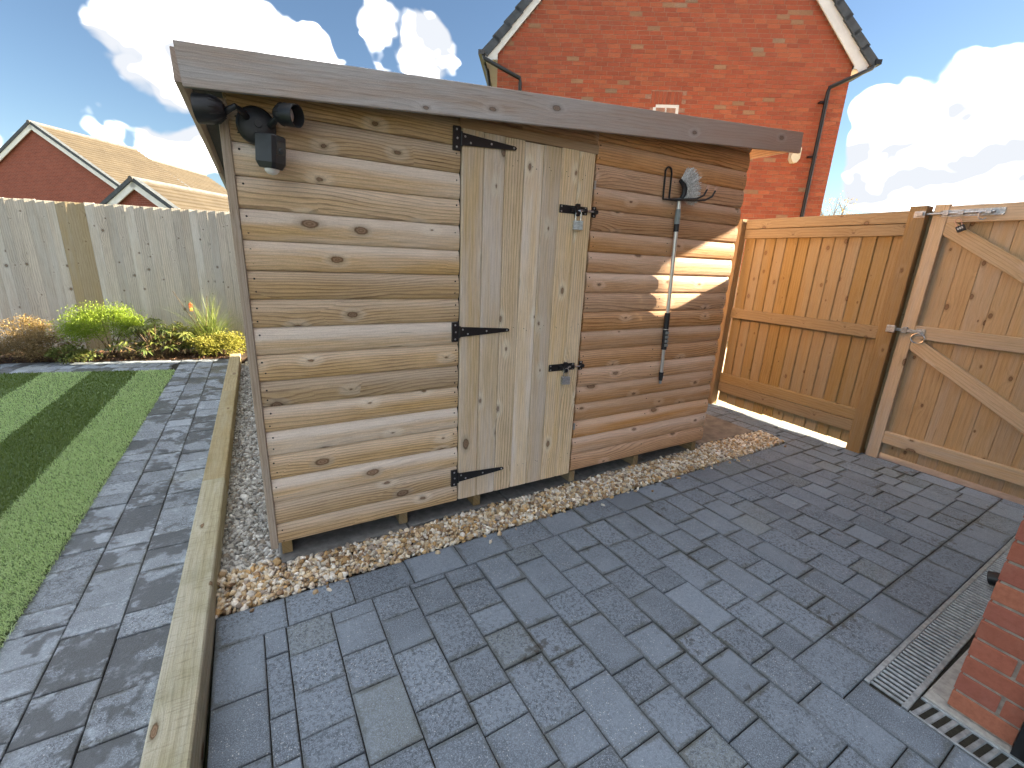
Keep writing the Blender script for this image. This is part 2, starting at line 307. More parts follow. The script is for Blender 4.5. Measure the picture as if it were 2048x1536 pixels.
W['tile_ridge'] = flat('tile_ridge', (0.10, 0.095, 0.09), 0.8, var=0.25, nscale=5)
W['glass'] = flat('window_glass', (0.05, 0.06, 0.07), 0.05)
W['mortar'] = flat('mortar', (0.36, 0.20, 0.14), 0.95, var=0.2, nscale=20)
W['mortar_pale'] = flat('mortar_pale', (0.33, 0.285, 0.235), 0.95, var=0.25, nscale=40, bump=0.3)

def tile_tan():
    M = Mat('tile_concrete_tan'); P = M.worldco(); r = M.orand()  # the concrete tile's own tan, mottled by noise
    n = M.noise(P, 1.4, 5.0, 0.65); c = M.mix(M.mr(n, 0.3, 0.7), (0.060, 0.047, 0.031), (0.080, 0.064, 0.043))
    M.col(M.hsv(c, v=M.math('MULTIPLY_ADD', r, 0.2, 0.9))); M.rough(0.85); return M.m
W['tile_tan'] = tile_tan()

def brick_obj(name, attr=False, pal=None):
    M = Mat(name); P = M.worldco()
    r = M.attr('tone').outputs['Fac'] if attr else M.orand()
    c = M.ramp(M.math('FRACT', M.math('MULTIPLY', r, 7.13)), pal, 'CONSTANT')
    c = M.hsv(c, v=M.math('MULTIPLY_ADD', M.math('FRACT', M.math('MULTIPLY', r, 31.7)), 0.22, 0.89))
    n = M.noise(P, 55.0, 6.0, 0.75); c = M.mix(M.mr(n, 0.40, 0.68, 0, 0.45), c, (0.22, 0.065, 0.035))
    n2 = M.noise(P, 9.0, 4.0, 0.6); c = M.mix(M.mr(n2, 0.5, 0.75, 0, 0.12), c, (0.5, 0.32, 0.24))
    M.col(c); M.rough(0.88); M.bump(n, 0.7, 0.004); return M.m
red_pal = [(0.0, (0.40, 0.092, 0.040)), (0.42, (0.355, 0.080, 0.037)), (0.66, (0.43, 0.118, 0.052)), (0.84, (0.36, 0.086, 0.041)), (0.965, (0.36, 0.20, 0.11)), (0.985, (0.30, 0.20, 0.13))]
W['brick_red'] = brick_obj('brick_red', False, red_pal); W['brick_red_many'] = brick_obj('brick_red_many', True, red_pal)
W['brick_near'] = brick_obj('brick_near', False, [(0.0, (0.36, 0.115, 0.07)), (0.4, (0.39, 0.14, 0.08)), (0.7, (0.31, 0.10, 0.068)), (0.94, (0.33, 0.20, 0.12))])

def brick_far(name, a, b, mortar, scale_w=0.225, scale_h=0.075):
    M = Mat(name); P = M.n('ShaderNodeTexCoord').outputs['UV']
    x = M.n('ShaderNodeTexBrick'); M.l(P, x.inputs['Vector']); x.inputs['Scale'].default_value = 1.0
    x.inputs['Brick Width'].default_value = scale_w; x.inputs['Row Height'].default_value = scale_h; x.inputs['Mortar Size'].default_value = 0.006
    x.inputs['Color1'].default_value = a + (1,); x.inputs['Color2'].default_value = b + (1,); x.inputs['Mortar'].default_value = mortar + (1,)
    n = M.noise(M.worldco(), 2.0, 5.0, 0.7); M.col(M.mix(M.mr(n, 0.3, 0.8, 0, 0.35), x.outputs[0], (0.36, 0.13, 0.09))); M.rough(0.9); return M.m
W['brick_far'] = brick_far('brick_far_wall', (0.27, 0.065, 0.04), (0.20, 0.05, 0.035), (0.30, 0.16, 0.12))
W['brick_off'] = brick_far('brick_house_wall', (0.38, 0.11, 0.06), (0.30, 0.085, 0.05), (0.42, 0.36, 0.31))

def leaf_mat(name, a, b, trans=0.35):
    M = Mat(name); t = M.attr('tone').outputs['Fac']
    M.col(M.mix(t, a, b)); M.rough(0.55)
    tr = M.n('ShaderNodeBsdfTranslucent'); M.l(M.mix(t, tuple(min(1, x * 1.5) for x in a), tuple(min(1, x * 1.5) for x in b)), tr.inputs[0])
    mx = M.n('ShaderNodeMixShader'); mx.inputs[0].default_value = trans; M.l(M.b.outputs[0], mx.inputs[1]); M.l(tr.outputs[0], mx.inputs[2]); M.l(mx.outputs[0], M.out.inputs[0])
    return M.m
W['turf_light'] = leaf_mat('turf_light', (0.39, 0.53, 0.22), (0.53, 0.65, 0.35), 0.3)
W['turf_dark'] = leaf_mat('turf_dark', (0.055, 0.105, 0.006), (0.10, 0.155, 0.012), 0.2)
W['turf_base'] = flat('turf_base', (0.13, 0.20, 0.075), 0.95, var=0.3, nscale=60)
W['leaf_lime'] = leaf_mat('leaf_lime', (0.15, 0.24, 0.018), (0.28, 0.36, 0.045))
W['leaf_green'] = leaf_mat('leaf_green', (0.07, 0.11, 0.025), (0.22, 0.24, 0.06))
W['leaf_reed'] = leaf_mat('leaf_reed', (0.1, 0.16, 0.03), (0.27, 0.3, 0.08))
W['leaf_yellow'] = leaf_mat('leaf_yellow', (0.2, 0.215, 0.03), (0.36, 0.33, 0.07))
W['leaf_bronze'] = leaf_mat('leaf_bronze', (0.15, 0.11, 0.045), (0.32, 0.23, 0.11))
W['leaf_autumn'] = leaf_mat('leaf_autumn', (0.22, 0.15, 0.06), (0.36, 0.27, 0.11))
W['stem'] = flat('stem_brown', (0.10, 0.065, 0.035), 0.8)
W['bark'] = flat('bark_grey', (0.16, 0.13, 0.10), 0.9, var=0.3, nscale=10)
W['flower'] = flat('flower_red', (0.65, 0.10, 0.03), 0.6)
W['flower_o'] = flat('flower_orange', (0.75, 0.33, 0.06), 0.6)
W['mulch'] = leaf_mat('bark_chip', (0.05, 0.028, 0.016), (0.17, 0.085, 0.045), 0.0)

def stone_mat(name, stops):
    M = Mat(name); t = M.attr('tone').outputs['Fac']
    c = M.ramp(t, stops, 'CONSTANT'); n = M.noise(M.worldco(), 160.0, 3.0, 0.6)
    c = M.mix(M.mr(n, 0.4, 0.7, 0, 0.25), c, (0.30, 0.24, 0.18)); c = M.hsv(c, v=M.math('MULTIPLY_ADD', M.math('FRACT', M.math('MULTIPLY', t, 57.0)), 0.5, 0.75))
    M.col(c); M.rough(0.6); return M.m
W['stone_gold'] = stone_mat('stone_gold', [(0.0, (0.78, 0.71, 0.57)), (0.22, (0.54, 0.40, 0.23)), (0.36, (0.30, 0.20, 0.11)), (0.46, (0.66, 0.53, 0.34)), (0.60, (0.86, 0.83, 0.75)), (0.78, (0.40, 0.34, 0.28)), (0.90, (0.56, 0.37, 0.16))])
W['stone_grey'] = stone_mat('stone_grey', [(0.0, (0.45, 0.46, 0.45)), (0.25, (0.30, 0.305, 0.29)), (0.45, (0.55, 0.56, 0.55)), (0.66, (0.37, 0.335, 0.285)), (0.78, (0.66, 0.68, 0.68)), (0.93, (0.20, 0.19, 0.175))])

# ------------------------------------------------------------------ mesh helpers
class MB:
    def __init__(s): s.v = []; s.f = []; s.uv = None
    def add(s, vs, fs):
        b = len(s.v); s.v += [tuple(v) for v in vs]; s.f += [tuple(b + i for i in f) for f in fs]; return s
    def box(s, lo, hi, M=None):
        (a, b, c), (d, e, f) = lo, hi
        vs = [Vector(p) for p in ((a, b, c), (d, b, c), (d, e, c), (a, e, c), (a, b, f), (d, b, f), (d, e, f), (a, e, f))]
        if M is not None: vs = [M @ v for v in vs]
        return s.add(vs, [(0, 3, 2, 1), (4, 5, 6, 7), (0, 1, 5, 4), (1, 2, 6, 5), (2, 3, 7, 6), (3, 0, 4, 7)])
    def cbox(s, lo, hi, ch, M=None):     # box with chamfered long edges all round
        (a, b, c), (d, e, f) = lo, hi; vs = []
        for z, i in ((c, ch), (c + ch, 0), (f - ch, 0), (f, ch)):
            for x, y in ((a + i, b + i), (d - i, b + i), (d - i, e - i), (a + i, e - i)): vs.append(Vector((x, y, z)))
        if M is not None: vs = [M @ v for v in vs]
        fs = [(3, 2, 1, 0), (12, 13, 14, 15)]
        for k in range(3):
            for i in range(4): fs.append((4 * k + i, 4 * k + (i + 1) % 4, 4 * k + 4 + (i + 1) % 4, 4 * k + 4 + i))
        return s.add(vs, fs)
    def prism(s, pts, a, b, M=None):     # polygon pts (y,z) extruded along x
        n = len(pts); vs = [Vector((a, p[0], p[1])) for p in pts] + [Vector((b, p[0], p[1])) for p in pts]
        if M is not None: vs = [M @ v for v in vs]
        return s.add(vs, [tuple(range(n))[::-1], tuple(range(n, 2 * n))] + [(i, (i + 1) % n, n + (i + 1) % n, n + i) for i in range(n)])
    def tube(s, path, r, n=8, cap=True):
        P = [Vector(p) for p in path]; R = r if isinstance(r, (list, tuple)) else [r] * len(P); b = len(s.v)
        t0 = (P[1] - P[0]).normalized(); up = Vector((0, 0, 1)) if abs(t0.z) < 0.9 else Vector((1, 0, 0)); x = t0.cross(up).normalized()
        for i, p in enumerate(P):
            t = (P[min(i + 1, len(P) - 1)] - P[max(i - 1, 0)]).normalized(); x = (x - t * x.dot(t)).normalized(); y = t.cross(x)
            for k in range(n):
                a = 2 * math.pi * k / n; s.v.append(tuple(p + (x * math.cos(a) + y * math.sin(a)) * R[i]))
        for i in range(len(P) - 1):
            for k in range(n): s.f.append((b + i * n + k, b + i * n + (k + 1) % n, b + (i + 1) * n + (k + 1) % n, b + (i + 1) * n + k))
        if cap: s.f.append(tuple(b + k for k in range(n))[::-1]); s.f.append(tuple(b + (len(P) - 1) * n + k for k in range(n)))
        return s
    def lathe(s, prof, org, axis, n=20, cap=True):   # prof = [(t along axis, radius)]
        A = Vector(axis).normalized(); O = Vector(org); up = Vector((0, 0, 1)) if abs(A.z) < 0.9 else Vector((1, 0, 0)); x = A.cross(up).normalized(); y = A.cross(x); b = len(s.v)
        for t, r in prof:
            for k in range(n):
                a = 2 * math.pi * k / n; s.v.append(tuple(O + A * t + (x * math.cos(a) + y * math.sin(a)) * r))
        for i in range(len(prof) - 1):
            for k in range(n): s.f.append((b + i * n + k, b + i * n + (k + 1) % n, b + (i + 1) * n + (k + 1) % n, b + (i + 1) * n + k))
        if cap: s.f.append(tuple(b + k for k in range(n))[::-1]); s.f.append(tuple(b + (len(prof) - 1) * n + k for k in range(n)))
        return s
    def mesh(s, name, mat, smooth=False):
        me = bpy.data.meshes.new(name); me.from_pydata(s.v, [], s.f); me.update()
        bm = bmesh.new(); bm.from_mesh(me); bmesh.ops.recalc_face_normals(bm, faces=bm.faces); bm.to_mesh(me); bm.free()
        me.materials.append(mat)
        if smooth:
            me.polygons.foreach_set('use_smooth', [True] * len(me.polygons))
            try: me.set_sharp_from_angle(angle=math.radians(40))
            except Exception: pass
        return me
    def obj(s, name, mat, parent=None, smooth=False, M=None): return link(name, s.mesh(name, mat, smooth), parent, M)

def link(name, me, parent=None, M=None):
    o = bpy.data.objects.new(name, me); COL.objects.link(o)
    if M is not None: o.matrix_basis = M
    if parent is not None:
        o.parent = parent; o.matrix_parent_inverse = PW[parent.name].inverted()
    PW[o.name] = M.copy() if M is not None else Matrix.Identity(4)
    return o
PW = {}
def thing(name, label, cat, loc=(0, 0, 0), group=None):
    o = bpy.data.objects.new(name, None); COL.objects.link(o); o.location = loc; o.empty_display_size = 0.1
    PW[o.name] = Matrix.Translation(Vector(loc))
    return tag(o, label, cat, group)
def tag(o, label, cat, group=None):
    o['label'] = label; o['category'] = cat
    if group: o['group'] = group
    return o
def struct(o): o['kind'] = 'structure'; return o
def stuff(o): o['kind'] = 'stuff'; return o
def frame(o, xd, zd):
    X = Vector(xd).normalized(); Z = Vector(zd); Z = (Z - X * Z.dot(X)).normalized(); Y = Z.cross(X)
    return Matrix(((X.x, Y.x, Z.x, o[0]), (X.y, Y.y, Z.y, o[1]), (X.z, Y.z, Z.z, o[2]), (0, 0, 0, 1)))
def rect(th, w, ch=0.002):      # board section (y,z): front face at y=0 going back to y=th
    h = w / 2
    return [(ch, -h), (0, -h + ch), (0, h - ch), (ch, h), (th - ch, h), (th, h - ch), (th, -h + ch), (th - ch, -h)]
def board(name, parent, mat, prof, length, org, xd, zd, clip=None):
    """board with local X along its length (from org), local -Y its face, local Z across it"""
    mb = MB().prism(prof, -length / 2, length / 2); me = mb.mesh(name, mat)
    X = Vector(xd).normalized(); M = frame(Vector(org) + X * length / 2, xd, zd)
    if clip:
        bm = bmesh.new(); bm.from_mesh(me); Mi = M.inverted()
        for co, no in clip:
            bmesh.ops.bisect_plane(bm, geom=bm.verts[:] + bm.edges[:] + bm.faces[:], plane_co=Mi @ Vector(co), plane_no=Mi.to_3x3() @ Vector(no), clear_outer=True)
            ed = [e for e in bm.edges if len(e.link_faces) == 1]
            if ed: bmesh.ops.holes_fill(bm, edges=ed)
        if not bm.verts: bm.free(); return None
        bm.to_mesh(me); bm.free()
    return link(name, me, parent, M)
def raw_mesh(name, V, F, mat, tone=None, smooth=False, matidx=None, mats=None):
    """V (n,3) F (m,k) numpy -> mesh, with a per-face 'tone' value"""
    me = bpy.data.meshes.new(name); k = F.shape[1]
    me.vertices.add(len(V)); me.vertices.foreach_set('co', V.astype(np.float32).ravel())
    me.loops.add(F.size); me.loops.foreach_set('vertex_index', F.astype(np.int32).ravel())
    me.polygons.add(len(F)); me.polygons.foreach_set('loop_start', np.arange(0, F.size, k, dtype=np.int32))
    for m in (mats or [mat]): me.materials.append(m)
    if matidx is not None: me.polygons.foreach_set('material_index', matidx.astype(np.int32))
    me.polygons.foreach_set('use_smooth', np.full(len(F), bool(smooth)))
    me.update(calc_edges=True)
    if tone is not None:
        a = me.attributes.new('tone', 'FLOAT', 'FACE'); a.data.foreach_set('value', tone.astype(np.float32))
    return me

# ================================================================== SETTING
ZP = -0.10      # patio level
ZW = -0.03      # garden path level
TH = math.radians(1.3)
EU = Vector((math.cos(TH), math.sin(TH), 0)); EV = Vector((-math.sin(TH), math.cos(TH), 0)); PO = Vector((0, -0.252, 0))
def puv(u, v, z=0.0): return PO + EU * u + EV * v + Vector((0, 0, z))
PM = Matrix(((EU.x, EV.x, 0, PO.x), (EU.y, EV.y, 0, PO.y), (0, 0, 1, 0), (0, 0, 0, 1)))

def sheet(name, pts, z, mat, thick=0.0):
    mb = MB(); n = len(pts)
    if thick:
        mb.add([(p[0], p[1], z - thick) for p in pts] + [(p[0], p[1], z) for p in pts], [tuple(range(n))[::-1], tuple(range(n, 2 * n))] + [(i, (i + 1) % n, n + (i + 1) % n, n + i) for i in range(n)])
    else: mb.add([(p[0], p[1], z) for p in pts], [tuple(range(n))])
    return mb.obj(name, mat)

struct(sheet('ground', [(-400, -400), (400, -400), (400, 400), (-400, 400)], -0.22, W['ground']))
struct(sheet('alley', [(4.30, -1.84), (9.5, -1.84), (9.5, 3.2), (4.30, 3.0)], -0.112, W['alley'], 0.06))

# ---- pavers: chamfered, each a slightly different top
_pc = {}
def paver(parent, mat, u0, u1, v0, v1, ztop, M, h=0.05, gap=0.0020, ch=0.0028):
    w, l = u1 - u0 - 2 * gap, v1 - v0 - 2 * gap
    key = (round(w, 3), round(l, 3), mat.name)
    if key not in _pc:
        _pc[key] = MB().cbox((-w / 2, -l / 2, -h), (w / 2, l / 2, 0), ch).mesh('paver', mat)
    T = M @ Matrix.Translation(((u0 + u1) / 2, (v0 + v1) / 2, ztop + rnd.uniform(-0.0025, 0.0025)))
    T = T @ Matrix.Rotation(rnd.gauss(0, 0.005), 4, 'Z') @ Matrix.Rotation(rnd.gauss(0, 0.007), 4, 'X') @ Matrix.Rotation(rnd.gauss(0, 0.007), 4, 'Y')
    return link('paver', _pc[key], parent, T)
patio_pts = [puv(-0.25, 0), puv(3.98, 0), puv(3.98, 1.75), puv(4.42, 1.75), puv(4.42, -1.62), puv(2.02, -1.62), puv(2.02, -3.4), puv(-0.25, -3.4)]
patio = struct(sheet('patio', patio_pts, ZP - 0.009, W['joint'], 0.08))
CU0, CW = -0.006, 0.1692
JO = {0: [-0.337, -0.511, -0.678], 1: [-0.257, -0.427, -0.599, -0.852], 2: [-0.331, -0.51, -0.766, -0.89], 3: [-0.21, -0.388, -0.64, -0.816, -0.941], 4: [-0.292, -0.467, -0.597, -0.766, -1.026, -1.152], 5: [-0.389, -0.646, -0.818, -0.946, -1.2], 6: [-0.288, -0.543, -0.722, -0.975, -1.104, -1.274], 7: [-0.434, -0.608, -0.867, -1.036, -1.164, -1.335, -1.463], 8: [-0.547, -0.722, -0.976, -1.107, -1.276, -1.53], 9: [-0.392, -0.646, -0.774, -1.03, -1.199, -1.372], 10: [-0.411, -0.589, -0.845, -0.976, -1.144], 11: [-0.46, -0.634, -0.76, -1.018], 12: [-0.417, -0.591, -0.849, -0.975, -1.149], 13: [-0.379, -0.629, -0.76, -1.018], 14: [-0.54, -0.714, -0.976, -1.146], 15: [-0.669, -0.839, -1.098], 16: [-0.709, -0.879, -1.015], 17: [-0.665, -0.925, -1.098], 18: [-0.753, -0.888], 19: [-0.846, -1.009]}
LENS = [0.127, 0.170, 0.257]
def splits(joints, a, b):      # joints going down from a to b, gaps filled with stock lengths
    out = [a]
    for j in sorted(joints, reverse=True) + [b]:
        if j >= out[-1] - 0.03 or j < b: continue
        while out[-1] - j > 0.30:
            L = rnd.choice(LENS)
            if out[-1] - j - L < 0.09: L = (out[-1] - j) / 2
            out.append(out[-1] - L)
        out.append(j)
    if out[-1] > b + 0.001: out.append(b)
    return out
EDGE = -0.178
# edge course of stretchers along the gravel
ue = [-0.249, 0.003] + [0.003 + 0.264 * i for i in range(1, 16)] + [4.14, 4.40]
for a, b in zip(ue[:-1], ue[1:]): paver(patio, W['paver'], a, b, EDGE, 0.0, ZP, PM)
def column(a, b, joints, lo):
    ss = splits(joints, EDGE, lo)
    for p, q in zip(ss[:-1], ss[1:]): paver(patio, W['paver'], a, b, q, p, ZP, PM)
column(-0.249, -0.083, [-0.438, -0.672], -1.7)
column(-0.083, CU0, [-0.305, -0.562, -0.723], -1.7)
for k in range(26):
    a = CU0 + CW * k; b = a + CW
    if a > 4.38: break
    b = min(b, 4.40)
    if k <= 9: column(a, b, JO.get(k, []), -1.9)
    else: column(a, b, JO.get(k, []), -1.265)
# edge course along the drain, with the corner and the run beside the second drain
ud = [1.686] + [1.686 + 0.262 * i for i in range(1, 11)] + [4.40]
for a, b in zip(ud[:-1], ud[1:]): paver(patio, W['paver'], a, b, -1.265 - 0.178, -1.265, ZP, PM)
vd = [-1.443 - 0.26 * i for i in range(4)]
for a, b in zip(vd[:-1], vd[1:]): paver(patio, W['paver'], 1.686, 1.835, b, a, ZP, PM)
# side strip of smaller blocks between slab and fence
for i in range(3):
    v = 0.0
    while v < 1.7:
        L = rnd.choice(LENS); paver(patio, W['paver'], 3.985 + 0.138 * i, 3.985 + 0.138 * (i + 1), v, v + L, ZP - 0.002, PM); v += L

# ---- garden path beside the lawn
path = struct(sheet('path', [(-0.888, -1.7), (-0.36, -1.7), (-0.36, 4.60), (-0.888, 4.62)], ZW - 0.009, W['joint'], 0.10))
PJ = {0: [-0.611, -0.44, -0.31, -0.139, -0.006, 0.25, 0.378, 0.552, 0.808, 0.94, 1.102, 1.231, 1.411, 1.536, 1.806],
      1: [-0.646, -0.468, -0.219, -0.085, 0.174, 0.342, 0.467, 0.723, 0.858, 1.02, 1.203, 1.474, 1.731],
      2: [-0.731, -0.561, -0.301, -0.172, 0.091, 0.261, 0.388, 0.651, 0.824, 0.969, 1.121, 1.423, 1.677, 1.85, 2.223, 2.40, 2.668, 2.85, 3.05, 3.461]}
I4 = Matrix.Identity(4)
for c in range(3):
    a = -0.885 + 0.171 * c
    ss = splits(PJ[c], 4.58, -1.65)
    for p, q in zip(ss[:-1], ss[1:]): paver(path, W['pathpaver'], a, a + 0.171, q, p, ZW, I4)
# ---- far border course behind the lawn, running parallel to the back fence
TB = math.radians(-13.0); BU = Vector((math.cos(TB), math.sin(TB), 0)); BV = Vector((-math.sin(TB), math.cos(TB), 0)); BO = Vector((-0.895, 4.05, 0))
BM = Matrix(((BU.x, BV.x, 0, BO.x), (BU.y, BV.y, 0, BO.y), (0, 0, 1, 0), (0, 0, 0, 1)))
def buv(u, v): q = BO + BU * u + BV * v; return (q.x, q.y)
border = struct(sheet('border_path', [buv(-0.02, 0), buv(-0.02, 0.52), buv(-5.0, 0.52), buv(-5.0, 0)], ZW - 0.012, W['joint'], 0.08))
for r_ in range(3):
    u = -0.02 - rnd.random() * 0.1
    while u > -4.0:
        L = rnd.choice(LENS); paver(border, W['pathpaver'], u - L, u, 0.005 + 0.171 * r_, 0.005 + 0.171 * (r_ + 1), ZW, BM); u -= L
# ---- flower bed
bed = struct(sheet('flower_bed', [buv(-5.0, 0.525), buv(0.55, 0.525), buv(0.72, 1.12), buv(-5.0, 1.12)], ZW + 0.005, W['soil'], 0.1))

# ---- lawn
lawn = struct(sheet('lawn', [(-7.5, -1.7), (-0.895, -1.7), (-0.895, 4.05), buv(-5.0, -0.004), (-7.5, 5.5)], -0.028, W['turf_base'], 0.08))
def grass():
    n = 420000
    y = NR.uniform(-0.9, 5.0, n); x = NR.uniform(-3.6, -0.872, n)
    xmin = -0.87 - 0.335 * (y + 0.18) - 0.55
    far = 4.05 + (-0.895 - x) * 0.231
    keep = (x > xmin) & (y < far - 0.004); dens = np.clip(1.1 - 0.25 * np.maximum(y, 0), 0.25, 1); keep &= NR.random(n) < dens
    x, y = x[keep], y[keep]; n = len(x)
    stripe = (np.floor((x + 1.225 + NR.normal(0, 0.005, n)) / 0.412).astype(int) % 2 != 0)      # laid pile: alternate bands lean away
    ln = NR.uniform(0.016, 0.026, n) * np.where(stripe, 1.0, 1.0); wd = NR.uniform(0.0010, 0.0017, n) * (1 + 0.22 * np.maximum(y, 0))
    az = NR.uniform(0, 2 * np.pi, n); lean = NR.uniform(0.3, 1.1, n)
    dx = np.cos(az) * lean; dy = np.sin(az) * lean + np.where(stripe, 0.55, -0.55)
    px, py = -np.sin(az), np.cos(az)
    base = np.stack([x, y, np.full(n, -0.028)], 1); side = np.stack([px, py, np.zeros(n)], 1) * wd[:, None]
    mid = base + np.stack([dx * 0.35, dy * 0.35, np.full(n, 0.6)], 1) * ln[:, None]; tip = base + np.stack([dx, dy, np.full(n, 0.72)], 1) * ln[:, None]
    V = np.concatenate([base - side, base + side, mid - side * 0.8, mid + side * 0.8, tip]); i = np.arange(n)
    F = np.concatenate([np.stack([i, i + n, i + 3 * n], 1), np.stack([i, i + 3 * n, i + 2 * n], 1), np.stack([i + 2 * n, i + 3 * n, i + 4 * n], 1)])
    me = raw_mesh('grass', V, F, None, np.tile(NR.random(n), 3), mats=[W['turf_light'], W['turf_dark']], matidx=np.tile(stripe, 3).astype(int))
    o = link('grass', me); o['label'] = 'striped artificial grass in light and dark green bands'; o['category'] = 'grass'; stuff(o)
grass()

# ---- gravel
def ico(sub):
    bm = bmesh.new(); bmesh.ops.create_icosphere(bm, subdivisions=sub, radius=1.0)
    V = np.array([v.co[:] for v in bm.verts]); F = np.array([[v.index for v in f.verts] for f in bm.faces]); bm.free(); return V, F
ICO1, ICO0 = ico(2), ico(1)
def stones(name, xy, z, mat, label, smin, smax):
    Vs, Fs, Ts = [], [], []; off = 0
    for (V0, F0), sel in ((ICO1, xy[:, 1] < 0.9), (ICO0, xy[:, 1] >= 0.9)):
        p = xy[sel]; zz = z[sel]; n = len(p)
        if not n: continue
        sz = NR.uniform(smin, smax, n) * np.exp(NR.normal(0, 0.18, n)) * np.where(p[:, 1] < 0.9, 1, 1.15)
        sc = np.stack([sz, sz * NR.uniform(0.6, 0.95, n), sz * NR.uniform(0.38, 0.7, n)], 1)
        q = NR.normal(size=(n, 4)); q[:, 1:3] *= 0.45; q /= np.linalg.norm(q, axis=1)[:, None]; w, a, b, c = q.T
        R = np.stack([1 - 2 * (b * b + c * c), 2 * (a * b - c * w), 2 * (a * c + b * w), 2 * (a * b + c * w), 1 - 2 * (a * a + c * c), 2 * (b * c - a * w), 2 * (a * c - b * w), 2 * (b * c + a * w), 1 - 2 * (a * a + b * b)], 1).reshape(n, 3, 3)
        lump = 1 + NR.normal(0, 0.11, (n, len(V0)))
        L = V0[None] * lump[:, :, None] * sc[:, None, :]
        V = np.einsum('nij,nkj->nki', R, L) + np.concatenate([p, zz[:, None]], 1)[:, None, :]
        F = F0[None] + (np.arange(n) * len(V0))[:, None, None] + off
        Vs.append(V.reshape(-1, 3)); Fs.append(F.reshape(-1, 3)); Ts.append(np.repeat(NR.random(n), len(F0))); off += n * len(V0)
    o = link(name, raw_mesh(name, np.concatenate(Vs), np.concatenate(Fs), mat, np.concatenate(Ts), smooth=True))
    o['label'] = label; o['category'] = 'gravel'; return stuff(o)
struct(sheet('gravel_bed', [(-0.252, -0.262), (3.99, -0.165), (3.99, 0.10), (3.0, 0.05), (0.06, 0.0), (0.06, 4.7), (-0.252, 4.7)], -0.118, W['gravelbed'], 0.05))
SLT = math.radians(1.9)
def slab_front(x): return -0.058 + math.tan(SLT) * x
def pts_grid(x0, x1, y0, y1, s):
    gx, gy = np.meshgrid(np.arange(x0, x1, s), np.arange(y0, y1, s)); p = np.stack([gx.ravel(), gy.ravel()], 1); return p + NR.uniform(-0.5 * s, 0.5 * s, p.shape)
allp = []
for lay in range(2):
    p = pts_grid(-0.245, 3.97, -0.27, 0.12, 0.0145 + 0.0025 * lay)
    edge = -0.252 + p[:, 0] * math.tan(TH); sf = np.where(p[:, 0] < 0.0, -0.02 + NR.normal(0, 0.02, len(p)), np.where(p[:, 0] < 3.1, -0.058 + math.tan(SLT) * p[:, 0], 0.07))
    k = (p[:, 1] > edge + 0.006) & (p[:, 1] < sf - 0.004); p = p[k]
    rise = 0.026 * np.clip((p[:, 1] - edge[k]) / np.maximum(sf[k] - edge[k], 0.05), 0, 1)      # banked up against the slabs
    allp.append((p, np.full(len(p), -0.104 + 0.013 * lay) + NR.uniform(-0.004, 0.006, len(p)) + rise))
q_ = NR.uniform(-0.2, 3.9, 30); allp.append((np.stack([q_, -0.262 + q_ * math.tan(TH) - np.abs(NR.normal(0, 0.025, 30))], 1), np.full(30, ZP + 0.004)))
stones('gravel', np.concatenate([a for a, _ in allp]), np.concatenate([b for _, b in allp]), W['stone_gold'], 'golden brown and white pebbles in the strip before the shed', 0.0085, 0.0155)
allp = []
for lay in range(2):
    p = pts_grid(-0.245, 0.03, -0.03, 4.65, 0.0155 + 0.003 * lay)
    k = (p[:, 1] > -0.03 + NR.normal(0, 0.02, len(p))) & ((p[:, 1] < 1.0) | (NR.random(len(p)) < np.clip(1.25 - 0.25 * p[:, 1], 0.45, 1))); p = p[k]
    allp.append((p, np.full(len(p), -0.112 + 0.011 * lay) + NR.uniform(-0.004, 0.005, len(p)) + 0.006))
stones('gravel', np.concatenate([a for a, _ in allp]), np.concatenate([b for _, b in allp]), W['stone_grey'], 'grey and white chippings between the timber sleeper and shed', 0.0095, 0.0155)

# ---- slabs below the shed
sbed = struct(sheet('slab_bed', [(0.01, -0.05), (3.85, 0.07), (3.85, 3.6), (0.01, 3.6)], -0.108, W['joint'], 0.05))
SM = Matrix.Translation((0, -0.058, 0)) @ Matrix.Rotation(SLT, 4, 'Z')
for j in range(6):
    for i in range(5):
        a, b = 0.004 + 0.622 * i, 0.622 * (i + 1) - 0.004
        sl = MB().cbox((a, 0.008 * (i % 2) + 0.62 * j, -0.048), (b, 0.614 + 0.62 * j, 0.0), 0.004).obj('paving_slab', W['slab'], sbed, M=SM @ Matrix.Translation((0, 0, -0.06 + rnd.uniform(-.002, .002))))
for j, (x0, x1) in enumerate(((3.118, 3.86),)):
    for jj in range(3):
        MB().cbox((x0, 0.07 + 0.76 * jj, -0.045), (x1, 0.825 + 0.76 * jj, 0), 0.004).obj('paving_slab', W['slabbrown'], sbed, M=Matrix.Translation((0, 0, -0.058)))

# ---- timber sleepers
def sleeper(y0, y1, label, zt, mat='sleeper'):
    mb = MB(); n = 14
    prof = [(0.006, -0.0575), (0, -0.0515), (0, 0.0515), (0.006, 0.0575), (0.17, 0.0575), (0.17, -0.0575)]
    me = mb.prism(prof, -(y1 - y0) / 2, (y1 - y0) / 2).mesh('timber_sleeper', W[mat])
    # local -Y is the top face
    M = frame(Vector((-0.3075, (y0 + y1) / 2, zt)), (0, 1, 0), (-1, 0, 0))
    if M.to_3x3().col[1].z > 0: M = frame(Vector((-0.3075, (y0 + y1) / 2, zt)), (0, 1, 0), (1, 0, 0))
    tag(link('timber_sleeper', me, None, M), label, 'sleeper', 'timber sleepers edging the path')
sleeper(-1.7, 0.798, 'pale sawn timber sleeper between the dark patio and the lawn path', 0.030)
sleeper(0.802, 2.75, 'greenish timber sleeper alongside the grey chippings by the shed', 0.028, 'sleeper_old')
sleeper(2.754, 4.52, 'timber sleeper whose far end meets the flower bed', 0.028, 'sleeper_old')

